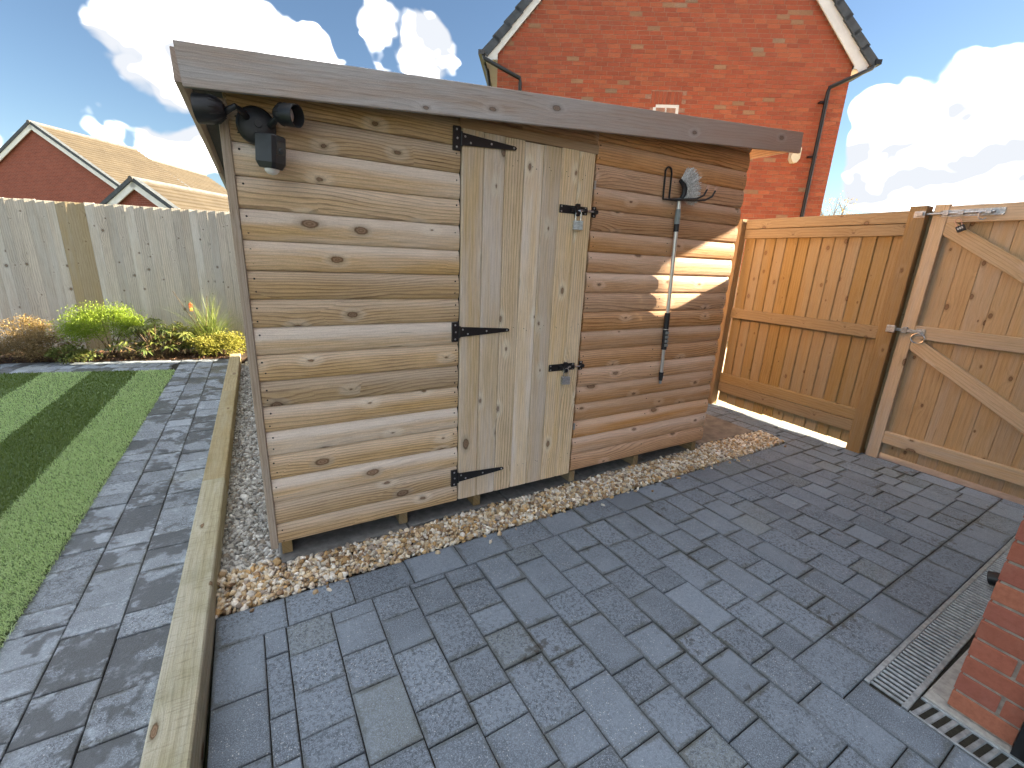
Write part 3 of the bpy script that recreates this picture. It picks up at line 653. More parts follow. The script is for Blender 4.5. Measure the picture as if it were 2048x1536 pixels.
# ================================================================== SHED
PT = 0.1158; SW = 3.012; SD = 3.6
RS = 0.083                                   # roof fall, rising to the right
def ztop(x): return 1.985 + RS * (x + 0.12)
shed = thing('garden_shed', 'wooden log-lap garden shed with a pent roof and single boarded door', 'shed', (1.5, 1.8, -0.06))
def lap(p=PT):
    h = p / 2
    return [(0.006, -h), (-0.0070, -h + 0.0008), (-0.0130, -h + 0.010), (-0.0172, -h + 0.030), (-0.0182, 0.002), (-0.0162, h - 0.032), (-0.0105, h - 0.014), (-0.0048, h - 0.004), (-0.0008, h - 0.0008), (0.006, h)]
LAP = lap()
roofclip = [((0, 0, 1.985 + RS * 0.12 - 0.028), (-RS, 0, 1))]
def laprow(x0, x1, zb, mat, clip=None, par=shed):
    return board('wall_board', par, mat, LAP, x1 - x0, (x0, rnd.uniform(-0.0008, 0.0008), zb + PT / 2), (1, 0, 0), (0, 0, 1), clip)
nail = MB()
def nails(x, zb):
    for f in (0.28, 0.72):
        if rnd.random() < 0.92: nail.lathe([(0, 0.0044), (0.0015, 0.0034)], (x + rnd.uniform(-.006, .006), -0.0158, zb + PT * (f + rnd.uniform(-.06, .06))), (0, -1, 0), 6)
for i in range(18):
    zb = i * PT; cl = roofclip if i >= 16 else ([((0, 0, 0.02), (0, 0, -1))] if i == 0 else None)
    laprow(0.0, 0.906, zb, W['lap_pale'], cl)
    if i < 16: nails(0.022, zb); nails(0.888, zb)
for i in range(19):
    zb = 0.031 + i * PT; cl = roofclip if i >= 16 else None
    laprow(1.708, SW, zb, W['lap_brown'], cl)
    if i < 17:
        nails(1.728, zb); nails(SW - 0.03, zb)
        if i % 3 != 1: nails(2.33, zb)
nail.obj('nail_heads', W['nail'], shed)['kind'] = 'stuff'
for zb in (1.9715, 1.9715 + PT): laprow(0.907, 1.707, zb, W['lap_brown'], roofclip)
board('header_trim', shed, W['trim'], rect(0.02, 0.044), 0.806, (0.904, -0.0195, 1.947), (1, 0, 0), (0, 0, 1))
board('wall_board', shed, W['joint'], rect(0.008, 0.81), 1.95, (1.307, 0.012, 0.022), (0, 0, 1), (-1, 0, 0))     # dark backing behind the door
for i in range(17):
    zb = i * PT + 0.02
    board('wall_board', shed, W['lap_pale'], LAP, SD - 0.03, (0.004, SD, zb + PT / 2), (0, -1, 0), (0, 0, 1), roofclip if i > 14 else None)
    board('wall_board', shed, W['lap_pale'], LAP, SW, (SW, SD + 0.004, zb + PT / 2), (-1, 0, 0), (0, 0, 1), roofclip if i > 14 else None)
for i in range(19):
    zb = i * PT + 0.031
    board('wall_board', shed, W['lap_brown'], LAP, SD - 0.03, (SW - 0.012, 0.02, zb + PT / 2), (0, 1, 0), (0, 0, 1), roofclip if i > 16 else None)
board('corner_trim', shed, W['cornertrim'], rect(0.05, 0.031), 1.87, (-0.0175, -0.0235, -0.002), (0, 0, 1), (-1, 0, 0))
# roof
sl = math.atan(RS); RD = Vector((math.cos(sl), 0, math.sin(sl)))
RL = 3.50 / math.cos(sl)
board('fascia', shed, W['fascia'], rect(0.02, 0.128), RL, (-0.122, -0.128, ztop(-0.12) - 0.064), RD, (0, 0, 1))
board('roof_deck', shed, W['felt'], rect(0.018, 3.80, 0.001), RL - 0.004, (-0.12, 1.795, ztop(-0.12) - 0.003), RD, (0, 1, 0)) if False else None
rd = MB(); rd.add([(-0.118, -0.105, ztop(-0.118) - 0.03), (3.376, -0.105, ztop(3.376) - 0.03), (3.376, 3.86, ztop(3.376) - 0.03), (-0.118, 3.86, ztop(-0.118) - 0.03),
        (-0.118, -0.105, ztop(-0.118) - 0.006), (3.376, -0.105, ztop(3.376) - 0.006), (3.376, 3.86, ztop(3.376) - 0.006), (-0.118, 3.86, ztop(-0.118) - 0.006)],
       [(0, 3, 2, 1), (4, 5, 6, 7), (0, 1, 5, 4), (1, 2, 6, 5), (2, 3, 7, 6), (3, 0, 4, 7)])
rd.obj('roof_deck', W['felt'], shed)
for i in range(7):          # soffit boards under the right overhang
    y0 = -0.10 + i * 0.095
    sb = MB(); z0, z1 = ztop(3.03) - 0.0325, ztop(3.37) - 0.0325
    sb.add([(3.03, y0, z0 - 0.012), (3.37, y0, z1 - 0.012), (3.37, y0 + 0.093, z1 - 0.012), (3.03, y0 + 0.093, z0 - 0.012), (3.03, y0, z0), (3.37, y0, z1), (3.37, y0 + 0.093, z1), (3.03, y0 + 0.093, z0)],
           [(0, 3, 2, 1), (4, 5, 6, 7), (0, 1, 5, 4), (1, 2, 6, 5), (2, 3, 7, 6), (3, 0, 4, 7)]); sb.obj('soffit_board', W['soffit'], shed)
board('eave_board', shed, W['fascia'], rect(0.02, 0.10), 3.94, (-0.142, 3.86, ztop(-0.12) - 0.055), (0, -1, 0), (0, 0, 1))
board('eave_board', shed, W['fascia'], rect(0.02, 0.10), 3.96, (3.398, -0.10, ztop(3.38) - 0.058), (0, 1, 0), (0, 0, 1))
for x in (0.012, 0.58, 1.02, 1.72, 2.30, 2.93):
    board('bearer', shed, W['bearer'], rect(0.075, 0.045), 3.5, (x + 0.022, 0.006, -0.0585), (0, 1, 0), (1, 0, 0), None)
MB().box((-0.045, 0.52, 0.38), (-0.008, 0.60, 0.47)).obj('junction_box', W['blackplastic'], shed)
# door
door = MB().box((0.93, -0.004, 0.05), (1.68, 0.006, 1.90)).obj('door', W['joint'], shed)
dx = [0.912, 1.027, 1.142, 1.252, 1.364, 1.474, 1.586, 1.694]
for i in range(7):
    a, b = dx[i] + 0.0012, dx[i + 1] - 0.0012; w = b - a; h = w / 2
    pr = [(0.016, -h), (0.004, -h), (0.0, -h + 0.005), (-0.0005, 0), (0.0, h - 0.005), (0.004, h), (0.016, h)]
    board('door_board', door, W['door'], pr, 1.897 + rnd.uniform(-.004, .002), ((a + b) / 2, -0.0215 + rnd.uniform(-.0008, .0008), 0.026), (0, 0, 1), (-1, 0, 0))
dn = MB()
for i in range(7):
    for z in (1.82, 1.80, 1.0, 0.985, 0.17, 0.155):
        if i > 1: dn.lathe([(0, 0.0024), (0.001, 0.002)], ((dx[i] + dx[i + 1]) / 2 + rnd.uniform(-.03, .03), -0.0222, z + rnd.uniform(-.012, .012)), (0, -1, 0), 6)
dn.obj('nail_heads', W['nail'], door)['kind'] = 'stuff'
# hinges
for zc in (1.878, 0.991, 0.168):
    hg = MB(); hg.cbox((0.8675, -0.0285, zc - 0.05), (0.9035, -0.0165, zc + 0.05), 0.002).lathe([(-0.03, 0.006), (0.03, 0.006)], (0.907, -0.0285, zc), (0, 0, 1), 8)
    H = hg.obj('hinge', W['black'], shed)
    st = MB(); zt = zc - 0.006 + (0.012 if zc > 1.5 else 0)
    pts = [(0.910, zc - 0.026), (1.190, zc - 0.0085), (1.200, zc), (1.190, zc + 0.0085), (0.910, zc + 0.026)]
    n = len(pts); st.add([(x, -0.0295, z) for x, z in pts] + [(x, -0.0245, z) for x, z in pts], [tuple(range(n))[::-1], tuple(range(n, 2 * n))] + [(i, (i + 1) % n, n + (i + 1) % n, n + i) for i in range(n)])
    st.obj('strap', W['black'], H)
    for sx, szz in ((0.884, 0.036), (0.887, 0.0), (0.884, -0.036), (0.925, 0.012), (0.953, -0.011), (1.06, 0.0), (1.182, 0.0)):
        MB().lathe([(0, 0.0052), (0.0022, 0.004)], (sx, -0.0282 if sx < 0.9 else -0.0294, zc + szz), (0, -1, 0), 8).obj('screw', W['zinc'], H)
# bolts with padlocks
for k, (bz, tilt) in enumerate(((1.632, 0.0), (0.752, 0.0))):
    bl = MB().cbox((1.476, -0.0265, bz - 0.021), (1.662, -0.0222, bz + 0.021), 0.0015).obj('bolt', W['black'], shed)
    rod = MB().tube([(1.545, -0.034, bz), (1.725, -0.034, bz)], 0.0062, 10); rod.tube([(1.578, -0.034, bz), (1.578, -0.042, bz - 0.022)], 0.005, 8); rod.obj('rod', W['steel'], bl, True)
    for x in (1.555, 1.64): MB().cbox((x - 0.012, -0.0425, bz - 0.011), (x + 0.012, -0.0262, bz + 0.011), 0.003).obj('guide', W['black'], bl)
    MB().cbox((1.574, -0.046, bz - 0.032), (1.598, -0.030, bz + 0.032), 0.004).obj('hasp', W['black'], bl)
    kp = MB().cbox((1.6985, -0.0225, bz - 0.028), (1.7265, -0.0185, bz + 0.028), 0.0015).cbox((1.7000, -0.0435, bz - 0.011), (1.7265, -0.0220, bz + 0.011), 0.004); kp.obj('keep', W['black'], bl)
    for sx, s_ in ((1.488, .012), (1.488, -.012), (1.648, .014), (1.648, -.014), (1.7125, .02), (1.7125, -.02)):
        MB().lathe([(0, 0.0048), (0.002, 0.0038)], (sx, -0.0268 if sx < 1.69 else -0.0228, bz + s_), (0, -1, 0), 8).obj('screw', W['zinc'], bl)
    # padlock: shackle through the hasp
    X, Y, Z = 1.590, -0.044, bz - 0.078
    pl = thing('padlock', ('silver laminated padlock on the upper black bolt of the shed door', 'silver laminated padlock on the lower black bolt of the shed door')[k], 'padlock', (X, Y, Z - 0.024), 'padlocks on the shed door bolts')
    A = Matrix.Translation((X, Y, Z)) @ Matrix.Rotation(math.radians(-24 + 14 * k), 4, 'Z')
    body = MB()
    for j in range(5): body.cbox((-0.0265 + 0.001 * (j % 2), -0.0125, -0.024 + 0.0094 * j), (0.0265 - 0.001 * (j % 2), 0.0125, -0.024 + 0.0094 * j + 0.0090), 0.0018, A)
    body.obj('body', W['zinc'], pl)
    arc = [(-0.0155, 0, 0.02), (-0.0155, 0, 0.060)] + [(-0.0155 * math.cos(t), 0, 0.060 + 0.0155 * math.sin(t)) for t in np.linspace(0.3, math.pi - 0.3, 7)] + [(0.0155, 0, 0.060), (0.0155, 0, 0.02)]
    MB().tube([A @ Vector(p) for p in arc], 0.0042, 8).obj('shackle', W['steel'], pl, True)
for z in (1.772, 0.352):
    MB().cbox((1.697, -0.0255, z - 0.022), (1.709, -0.020, z + 0.022), 0.001).obj('staple_plate', W['zinc'], shed)

# ================================================================== security light with camera
L0 = Vector((0.086, -0.02, 1.795))
fl = thing('security_light', 'black twin floodlight with a camera and white sensor on the shed', 'floodlight', tuple(L0))
base = MB().lathe([(0, 0.066), (0.012, 0.066), (0.022, 0.063), (0.028, 0.054), (0.030, 0.02), (0.030, 0.001)], L0, (0, -1, 0), 32).obj('mounting_plate', W['blackplastic'], fl, True)
MB().lathe([(0, 0.013), (0.004, 0.012), (0.004, 0.001)], L0 + Vector((0.006, -0.030, 0.004)), (0, -1, 0), 16).obj('knock_out', W['black'], base, True)
for sx, sz in ((-0.045, 0.014), (0.046, -0.012), (-0.034, -0.026)): MB().lathe([(0, 0.004), (0.002, 0.003)], L0 + Vector((sx, -0.026, sz)), (0, -1, 0), 8).obj('screw', W['zinc'], base)
def lamp_head(c, ax, R, arm, deep):
    c = Vector(c); ax = Vector(ax).normalized()
    cup = MB().lathe([(-0.040, 0.35 * R), (-0.034, 0.62 * R), (-0.012, 0.92 * R), (0.0, R), (deep, 1.03 * R), (deep, 0.95 * R), (0.012, 0.86 * R), (0.012, 0.01)], c, ax, 28, False).obj('lamp_head', W['blackplastic'], fl, True)
    MB().lathe([(0.013, 0.80 * R), (0.0165, 0.6 * R), (0.018, 0.001)], c, ax, 24, False).obj('lens', W['lens'], cup, True)
    fin = MB(); up = Vector((0, 0, 1)); x = ax.cross(up).normalized(); y = ax.cross(x)
    for k in range(12):
        t = 2 * math.pi * k / 12; rr = x * math.cos(t) + y * math.sin(t)
        fin.tube([c + ax * -0.036 + rr * 0.52 * R, c + ax * -0.014 + rr * 0.93 * R, c + ax * 0.0 + rr * 1.01 * R], 0.0024, 5)
    fin.obj('cooling_fins', W['blackplastic'], cup)
    MB().tube(arm, [0.013, 0.012, 0.009, 0.011], 10).obj('arm', W['blackplastic'], fl, True)
lamp_head((-0.045, -0.088, 1.812), (-1, 0.20, -0.06), 0.045, [L0 + Vector((-0.03, -0.024, 0.022)), L0 + Vector((-0.045, -0.06, 0.03)), L0 + Vector((-0.06, -0.08, 0.038)), (-0.008, -0.080, 1.814)], 0.048)
lamp_head((0.180, -0.105, 1.832), (0.74, -0.70, -0.12), 0.037, [L0 + Vector((0.045, -0.024, 0.006)), L0 + Vector((0.056, -0.05, 0.014)), L0 + Vector((0.066, -0.065, 0.024)), (0.158, -0.090, 1.832)], 0.052)
cm = Matrix.Translation((0.125, -0.105, 1.702)) @ Matrix.Rotation(math.radians(44), 4, 'Z') @ Matrix.Rotation(math.radians(6), 4, 'X')
cb = MB(); hw, hd = 0.034, 0.040
ring = lambda z, k: [(-hw * k, -hd * k + 0.008, z), (-hw * k + 0.012, -hd * k, z), (hw * k - 0.012, -hd * k, z), (hw * k, -hd * k + 0.008, z), (hw * k, hd * k, z), (-hw * k, hd * k, z)]
vs = [cm @ Vector(p) for z, k in ((0.054, 0.92), (0.050, 1.0), (-0.038, 1.0), (-0.058, 0.78)) for p in ring(z, k)]
fs = [tuple(range(6)), tuple(range(18, 24))[::-1]] + [(6 * k + i, 6 * k + (i + 1) % 6, 6 * k + 6 + (i + 1) % 6, 6 * k + 6 + i) for k in range(3) for i in range(6)]
cb.add(vs, fs); CB = cb.obj('camera_body', W['blackplastic'], fl)
MB().cbox((-0.020, -hd - 0.002, -0.010), (0.020, -hd + 0.002, 0.034), 0.001, cm).obj('camera_window', W['blackpvc'], CB)
MB().lathe([(0, 0.010), (0.003, 0.009), (0.003, 0.001)], cm @ Vector((0, -hd - 0.002, 0.004)), cm.to_3x3() @ Vector((0, -1, 0)), 16).obj('camera_lens', W['glass'], CB, True)
MB().lathe([(0, 0.0255), (0.008, 0.0235), (0.016, 0.016), (0.021, 0.001)], cm @ Vector((0, 0.0, -0.059)), cm.to_3x3() @ Vector((0, -0.12, -1)), 20).obj('motion_sensor', W['lens'], CB, True)
MB().tube([L0 + Vector((0.0, -0.026, -0.035)), L0 + Vector((0.008, -0.05, -0.05)), (0.112, -0.085, 1.725)], 0.014, 10).obj('arm', W['blackplastic'], fl, True)

# ================================================================== wire hook and telescopic brush
hk = thing('wall_hook', 'black coated wire wall hook screwed to the shed boards', 'hook', (2.30, -0.02, 1.74))
loop = [(2.232, -0.026, 1.752), (2.224, -0.026, 1.90)] + [(2.250 - 0.026 * math.cos(t), -0.026, 1.905 + 0.026 * math.sin(t)) for t in np.linspace(0.0, math.pi, 8)] + [(2.278, -0.026, 1.90), (2.284, -0.026, 1.752)]
MB().tube(loop, 0.0055, 8).obj('loop', W['black'], hk, True)
MB().tube([(2.232, -0.026, 1.752), (2.284, -0.028, 1.752), (2.36, -0.034, 1.752)], 0.0055, 8).obj('crossbar', W['black'], hk, True)
for dz, ex in ((0.0, 0.0), (0.004, -0.075)):
    pr = [(2.30 + ex * 0.3, -0.036, 1.754), (2.40 + ex, -0.10, 1.752), (2.462 + ex, -0.145, 1.757), (2.497 + ex, -0.165, 1.778), (2.510 + ex, -0.172, 1.812)]
    P_ = MB().tube(pr, 0.0058, 8).obj('prong', W['black'], hk, True)
    MB().tube([pr[-1], (pr[-1][0] + 0.004, pr[-1][1] - 0.001, pr[-1][2] + 0.02)], 0.0075, 8).obj('tip', W['copper'], P_, True)
br = thing('cleaning_brush', 'silver telescopic pole with a grey brush head hanging on the hook', 'brush', (2.42, -0.045, 0.57))
bx = lambda z: 2.350 + (1.76 - z) * 0.049
def seg(name, z0, z1, r0, r1, mat, n=14):
    return MB().lathe([(0, r0), (Vector((bx(z1) - bx(z0), 0, z1 - z0)).length, r1)], (bx(z0), -0.047, z0), (bx(z1) - bx(z0), 0, z1 - z0), n).obj(name, mat, br, True)
seg('upper_pole', 1.765, 1.700, 0.0125, 0.0125, W['alu']); seg('coupling', 1.702, 1.615, 0.0150, 0.0185, W['greyplastic']); seg('locking_collar', 1.616, 1.570, 0.0165, 0.0165, W['blackplastic'])
seg('middle_pole', 1.571, 1.060, 0.0130, 0.0130, W['alu']); gr = seg('grip', 1.062, 0.815, 0.0180, 0.0180, W['blackplastic'])
for z in (0.930, 0.902, 0.874, 0.846):
    MB().cbox((bx(z) - 0.0135, -0.0665, z - 0.0095), (bx(z) + 0.0135, -0.060, z + 0.0095), 0.002).obj('grip_pad', W['greyplastic'], gr)
MB().lathe([(0, 0.0183), (0.004, 0.0183)], (bx(0.955), -0.047, 0.955), (0, 0, -1), 14).obj('ring', W['alu'], gr, True)
seg('lower_pole', 0.816, 0.650, 0.0118, 0.0118, W['alu']); seg('end_valve', 0.655, 0.596, 0.0165, 0.0125, W['blackplastic']); seg('hose_nipple', 0.597, 0.572, 0.0105, 0.0085, W['greyplastic'])
MB().tube([(bx(.62), -0.047, 0.62), (bx(.62) + 0.022, -0.055, 0.622)], 0.005, 8).obj('valve_lever', W['zinc'], br, True)
hd_ = MB(); c0 = Vector((2.347, -0.052, 1.785))
arcp = [c0 + Vector((-0.028, -0.01, 0.075)), c0 + Vector((0.0, -0.012, 0.060)), c0 + Vector((0.016, -0.014, 0.034)), c0 + Vector((0.018, -0.012, 0.0)), c0 + Vector((0.004, -0.008, -0.022))]
hd_.tube(arcp, [0.011, 0.015, 0.016, 0.016, 0.013], 10); HD = hd_.obj('brush_head', W['blackplastic'], br, True)
bt = MB()
for i in range(420):
    t = rnd.random(); k = t * 3.98; j = min(int(k), 3); p = arcp[j].lerp(arcp[j + 1], k - j) + Vector((0.006, rnd.uniform(-.028, .012), 0))
    an = math.radians(62 - 84 * t + rnd.uniform(-5, 5)); ln = rnd.uniform(0.080, 0.090)
    d = Vector((math.cos(an), rnd.uniform(-0.35, 0.05), math.sin(an))); bt.tube([p, p + d * ln * 0.55, p + d * ln + Vector((0, 0, -0.002))], [0.0014, 0.0018, 0.0018], 4)
bt.obj('bristles', W['bristle'], HD)['kind'] = 'stuff'

# ================================================================== fences and gate
def fboard(par, mat, org, zd, w, length, thick=0.016, flip=False, groove=0.004):
    h = w / 2; a, b = (0.0, thick * 0.55) if not flip else (thick * 0.55, 0.0)
    pr = [(thick + 0.004, -h), (min(thick, a + groove), -h), (min(thick, a + groove), -h + 0.0025), (a, -h + 0.0045), (b, h - 0.003), (b + 0.002, h), (thick + 0.004, h)]
    return board('fence_board', par, mat, pr, length, org, (0, 0, 1), zd)
# right fence: x = 4.4, seen from its rail side
FX = 4.385
rf = thing('closeboard_fence', 'golden timber fence panel joining the shed corner and the gate post', 'fence', (FX, 0.2, -0.12))
y = 0.86; i = 0
while y > -0.50:
    w = 0.104 + rnd.uniform(-.004, .004)
    fboard(rf, W['fence_gold'], (FX + 0.030 + 0.002 * (i % 2), y - w / 2, -0.066 + rnd.uniform(-.006, .006)), (0, 1, 0), w, 1.899 + rnd.uniform(-.004, .004)); y -= w; i += 1
for zc, w in ((1.795, 0.088), (1.7035, 0.085), (0.912, 0.098), (0.207, 0.098), (0.1035, 0.100)):
    board('rail', rf, W['fence_gold'], rect(0.036, w, 0.003), 1.345, (FX - 0.008 + rnd.uniform(-.002, .002), 0.855, zc), (0, -1, 0), (0, 0, 1))
board('post', rf, W['post_gold'], rect(0.10, 0.10, 0.003), 1.965, (FX - 0.065, 0.915, -0.12), (0, 0, 1), (0, 1, 0))
gp = board('post', rf, W['post_gold'], rect(0.10, 0.104, 0.004), 1.985, (FX - 0.040, -0.520, -0.12), (0, 0, 1), (0, 1, 0))
board('light_stop', rf, W['post_gold'], rect(0.03, 0.10), 1.93, (FX + 0.0615, -0.59, -0.11), (0, 0, 1), (0, 1, 0))  # unseen batten added to block sunlight through the gap beside the gate
rf2 = thing('closeboard_fence', 'narrow fence run beside the shed side wall beyond the corner post', 'fence', (FX, 2.5, -0.12))
y = 4.2
while y > 0.98:
    w = 0.104; fboard(rf2, W['fence_gold'], (FX + 0.03, y - w / 2, -0.06), (0, 1, 0), w + 0.012, 1.87); y -= w - 0.002
for zc in (1.75, 0.91, 0.16): board('rail', rf2, W['fence_gold'], rect(0.036, 0.09), 3.2, (FX - 0.008, 4.2, zc), (0, -1, 0), (0, 0, 1))
# gate
gt = thing('garden_gate', 'ledged and braced timber garden gate with galvanised bolt and ring latch', 'gate', (FX, -1.2, -0.08))
y = -0.690
i = 0
while y > -1.78:
    w = 0.118; fb = board('gate_board', gt, W['gate'], rect(0.014, w - 0.0015, 0.0025), 1.91 + rnd.uniform(-.003, .003), (FX + 0.030, y - w / 2, -0.055), (0, 0, 1), (0, 1, 0)); y -= w
board('gate_board', gt, W['gate'], rect(0.014, 0.098, 0.002), 1.91, (FX + 0.0302, -0.6405, -0.055), (0, 0, 1), (0, 1, 0))
board('stile', gt, W['gaterail'], rect(0.036, 0.085, 0.003), 1.975, (FX - 0.008, -0.645, -0.105), (0, 0, 1), (0, 1, 0))
board('stile', gt, W['gaterail'], rect(0.036, 0.085, 0.003), 1.975, (FX - 0.008, -1.78, -0.105), (0, 0, 1), (0, 1, 0))
for zc, w in ((1.800, 0.112), (0.955, 0.098), (0.090, 0.098)):
    board('rail', gt, W['gaterail'], rect(0.036, w, 0.003), 1.045, (FX - 0.0075, -0.690, zc), (0, -1, 0), (0, 0, 1))
for za, zb_, in ((1.735, 1.735 - 0.80), (0.895, 0.145)):
    a = Vector((FX - 0.006, -0.735, za - 0.045)); b = Vector((FX - 0.006, -1.735, zb_ + 0.10)); d = (b - a)
    cl = [((0, 0, 1.743 if za > 1 else 0.905), (0, 0, 1)), ((0, -0.690, 0), (0, 1, 0)), ((0, -1.737, 0), (0, -1, 0)), ((0, 0, 1.005 if za > 1 else 0.14), (0, 0, -1))]
    board('brace', gt, W['gaterail'], rect(0.035, 0.098, 0.003), d.length + 0.4, a - d.normalized() * 0.2, d, (0, 0, 1), cl)
# galvanised bolt at the top
bo = MB().cbox((FX - 0.0125, -0.975, 1.783), (FX - 0.0085, -0.655, 1.829), 0.001).obj('bolt', W['zinc'], gt)
MB().tube([(FX - 0.022, -0.93, 1.806), (FX - 0.022, -0.52, 1.806)], 0.0085, 10).obj('rod', W['zinc'], bo, True)
for yy in (-0.68, -0.76, -0.90): MB().cbox((FX - 0.034, yy - 0.014, 1.790), (FX - 0.012, yy + 0.014, 1.822), 0.003).obj('guide', W['zinc'], bo)
MB().tube([(FX - 0.022, -0.86, 1.806), (FX - 0.045, -0.86, 1.79), (FX - 0.047, -0.865, 1.765), (FX - 0.040, -0.885, 1.752), (FX - 0.038, -0.90, 1.765)], 0.005, 8).obj('handle', W['zinc'], bo, True)
MB().cbox((FX - 0.0465, -0.57, 1.783), (FX - 0.0415, -0.505, 1.829), 0.001).cbox((FX - 0.064, -0.56, 1.792), (FX - 0.044, -0.525, 1.820), 0.003).obj('keep', W['zinc'], bo)
for yy in (-0.66, -0.97):
    for zz in (1.789, 1.823): MB().lathe([(0, 0.005), (0.002, 0.004)], (FX - 0.0125, yy + (0.012 if yy > -.8 else 0), zz), (-1, 0, 0), 8).obj('screw', W['steel'], bo)
# combination padlock
cp = thing('combination_padlock', 'small dark combination padlock with brass shackle hanging from the gate bolt', 'padlock', (FX - 0.05, -0.79, 1.70))
A = Matrix.Translation((FX - 0.047, -0.790, 1.700)) @ Matrix.Rotation(math.radians(-28), 4, 'X')
pb = MB().cbox((-0.009, -0.022, -0.022), (0.009, 0.022, 0.020), 0.003, A).obj('body', W['blackplastic'], cp)
for q in (-0.011, 0.0, 0.011): MB().cbox((-0.0105, q - 0.004, -0.006), (-0.0085, q + 0.004, 0.009), 0.0008, A).obj('dial', W['zinc'], pb)
arc = [(0, -0.014, 0.018), (0, -0.015, 0.058), (0, -0.010, 0.070), (0, 0.004, 0.072), (0, 0.013, 0.062), (0, 0.014, 0.018)]
MB().tube([A @ Vector(p) for p in arc], 0.0035, 8).obj('shackle', W['copper'], cp, True)
# ring latch
la = MB().cbox((FX - 0.0135, -0.755, 0.930), (FX - 0.0085, -0.700, 0.985), 0.001).obj('ring_latch', W['zinc'], gt)
MB().tube([(FX - 0.018, -0.725 + 0.042 * math.cos(t), 0.912 + 0.036 * math.sin(t)) for t in np.linspace(0, 2 * math.pi, 25)], 0.0045, 8).obj('ring', W['steel'], la, True)
MB().cbox((FX - 0.022, -0.735, 0.948), (FX - 0.015, -0.560, 0.972), 0.002).obj('latch_bar', W['zinc'], la)
MB().cbox((FX - 0.030, -0.648, 0.938), (FX - 0.010, -0.620, 0.986), 0.003).obj('latch_guide', W['zinc'], la)
MB().cbox((FX - 0.062, -0.585, 0.935), (FX - 0.042, -0.530, 0.990), 0.003).obj('latch_catch', W['zinc'], la)
MB().lathe([(0, 0.013), (0.012, 0.011)], (FX - 0.012, -0.728, 0.957), (-1, 0, 0), 14).obj('latch_boss', W['zinc'], la, True)

# back fence, silver grey, parallel to the flower bed
bf = thing('closeboard_fence', 'weathered silver grey closeboard fence behind the flower bed', 'fence', (-1.6, 5.5, -0.03))
FO = Vector((-0.16, 5.2, 0))
u = 0.9; i = 0
while u > -3.8:
    w = 0.098 + rnd.uniform(-.006, .008); p = FO + BU * (u - w / 2)
    px = p.x; m = W['tan'] if -1.98 < px < -1.76 else W['silver']
    pr_t = 0.024
    q_ = p + BV * rnd.uniform(-0.003, 0.003)
    fboard(bf, m, (q_.x, q_.y, -0.03), -BU, w, 1.832 + rnd.uniform(-.005, .005), pr_t, True, 0.03); u -= w; i += 1
for zc in (0.25, 0.95, 1.62):
    board('rail', bf, W['tan'], rect(0.04, 0.085), 4.7, FO + BU * 0.9 + BV * 0.02 + Vector((0, 0, zc)), -BU, (0, 0, 1)) if False else board('rail', bf, W['tan'], rect(0.04, 0.085), 4.7, FO - BU * 3.8 + BV * 0.020 + Vector((0, 0, zc)), BU, (0, 0, 1))

# ================================================================== drains
D1 = thing('drain_channel', 'long galvanised drain grate with fine bars along the house wall', 'drain', tuple(puv(2.6, -1.51, ZP)))
b1 = MB().box((1.84, -1.575, ZP - 0.06), (4.38, -1.45, ZP - 0.022), PM).obj('channel', W['darkpit'], D1)
for v in (-1.453, -1.568):
    MB().cbox((1.842, v - 0.009, ZP - 0.03), (4.38, v + 0.009, ZP + 0.001), 0.002, PM).obj('rim', W['galv'], D1)
barm = MB().cbox((-0.0062, -0.052, -0.012), (0.0062, 0.052, 0.0), 0.002).mesh('grate_bar', W['galv'])
x = 1.862; i = 0
while x < 4.37 and i < 150:
    link('grate_bar', barm, D1, PM @ Matrix.Translation((x, -1.5105, ZP - 0.002))); x += 0.0255; i += 1
D2 = thing('drain_channel', 'short drain grate with wide slots beside the house corner', 'drain', tuple(puv(1.9, -1.9, ZP)))
MB().box((1.84, -2.6, ZP - 0.06), (1.955, -1.582, ZP - 0.03), PM).obj('channel', W['darkpit'], D2)
for uu in (1.844, 1.951):
    MB().cbox((uu - 0.005, -2.6, ZP - 0.03), (uu + 0.005, -1.581, ZP - 0.001), 0.0015, PM).obj('rim', W['galv'], D2)
bar2 = MB().cbox((-0.050, -0.0085, -0.02), (0.050, 0.0085, 0.0), 0.003).mesh('grate_bar', W['galv'])
v = -1.600
while v > -2.58:
    link('grate_bar', bar2, D2, PM @ Matrix.Translation((1.8975, v, ZP - 0.004)) @ Matrix.Rotation(math.radians(-9), 4, 'Z')); v -= 0.0345

# ================================================================== own house beside the patio
HX, HY = 2.016, -1.846
oh = thing('brick_house', 'red brick house corner standing beside the drain and patio', 'house', (HX, HY, ZP))
def uvbox(name, lo, hi, mat, par):
    o = MB().box(lo, hi).obj(name, mat, par); me = o.data; uvl = me.uv_layers.new(name='UVMap')
    for p in me.polygons:
        for li in p.loop_indices:
            co = me.vertices[me.loops[li].vertex_index].co
            uvl.data[li].uv = (co.y, co.z) if abs(p.normal.x) > 0.5 else (co.x, co.z)
    return o
uvbox('wall', (HX + 0.012, -12.0, -0.2), (10.7, HY - 0.012, 5.2), W['brick_off'], oh)
MB().cbox((HX - 0.022, -2.06, ZP - 0.05), (HX + 0.03, HY + 0.056, ZP + 0.004), 0.003).cbox((HX + 0.031, HY - 0.02, ZP - 0.05), (4.38, HY + 0.057, ZP + 0.002), 0.003).obj('plinth', W['concrete'], oh)
MB().box((HX + 0.006, -2.007, ZP + 0.005), (HX + 0.0115, HY - 0.0065, 2.4)).box((HX + 0.0116, HY - 0.0115, ZP + 0.005), (4.2, HY - 0.006, 2.4)).obj('mortar', W['mortar_pale'], oh)
_bk = {}
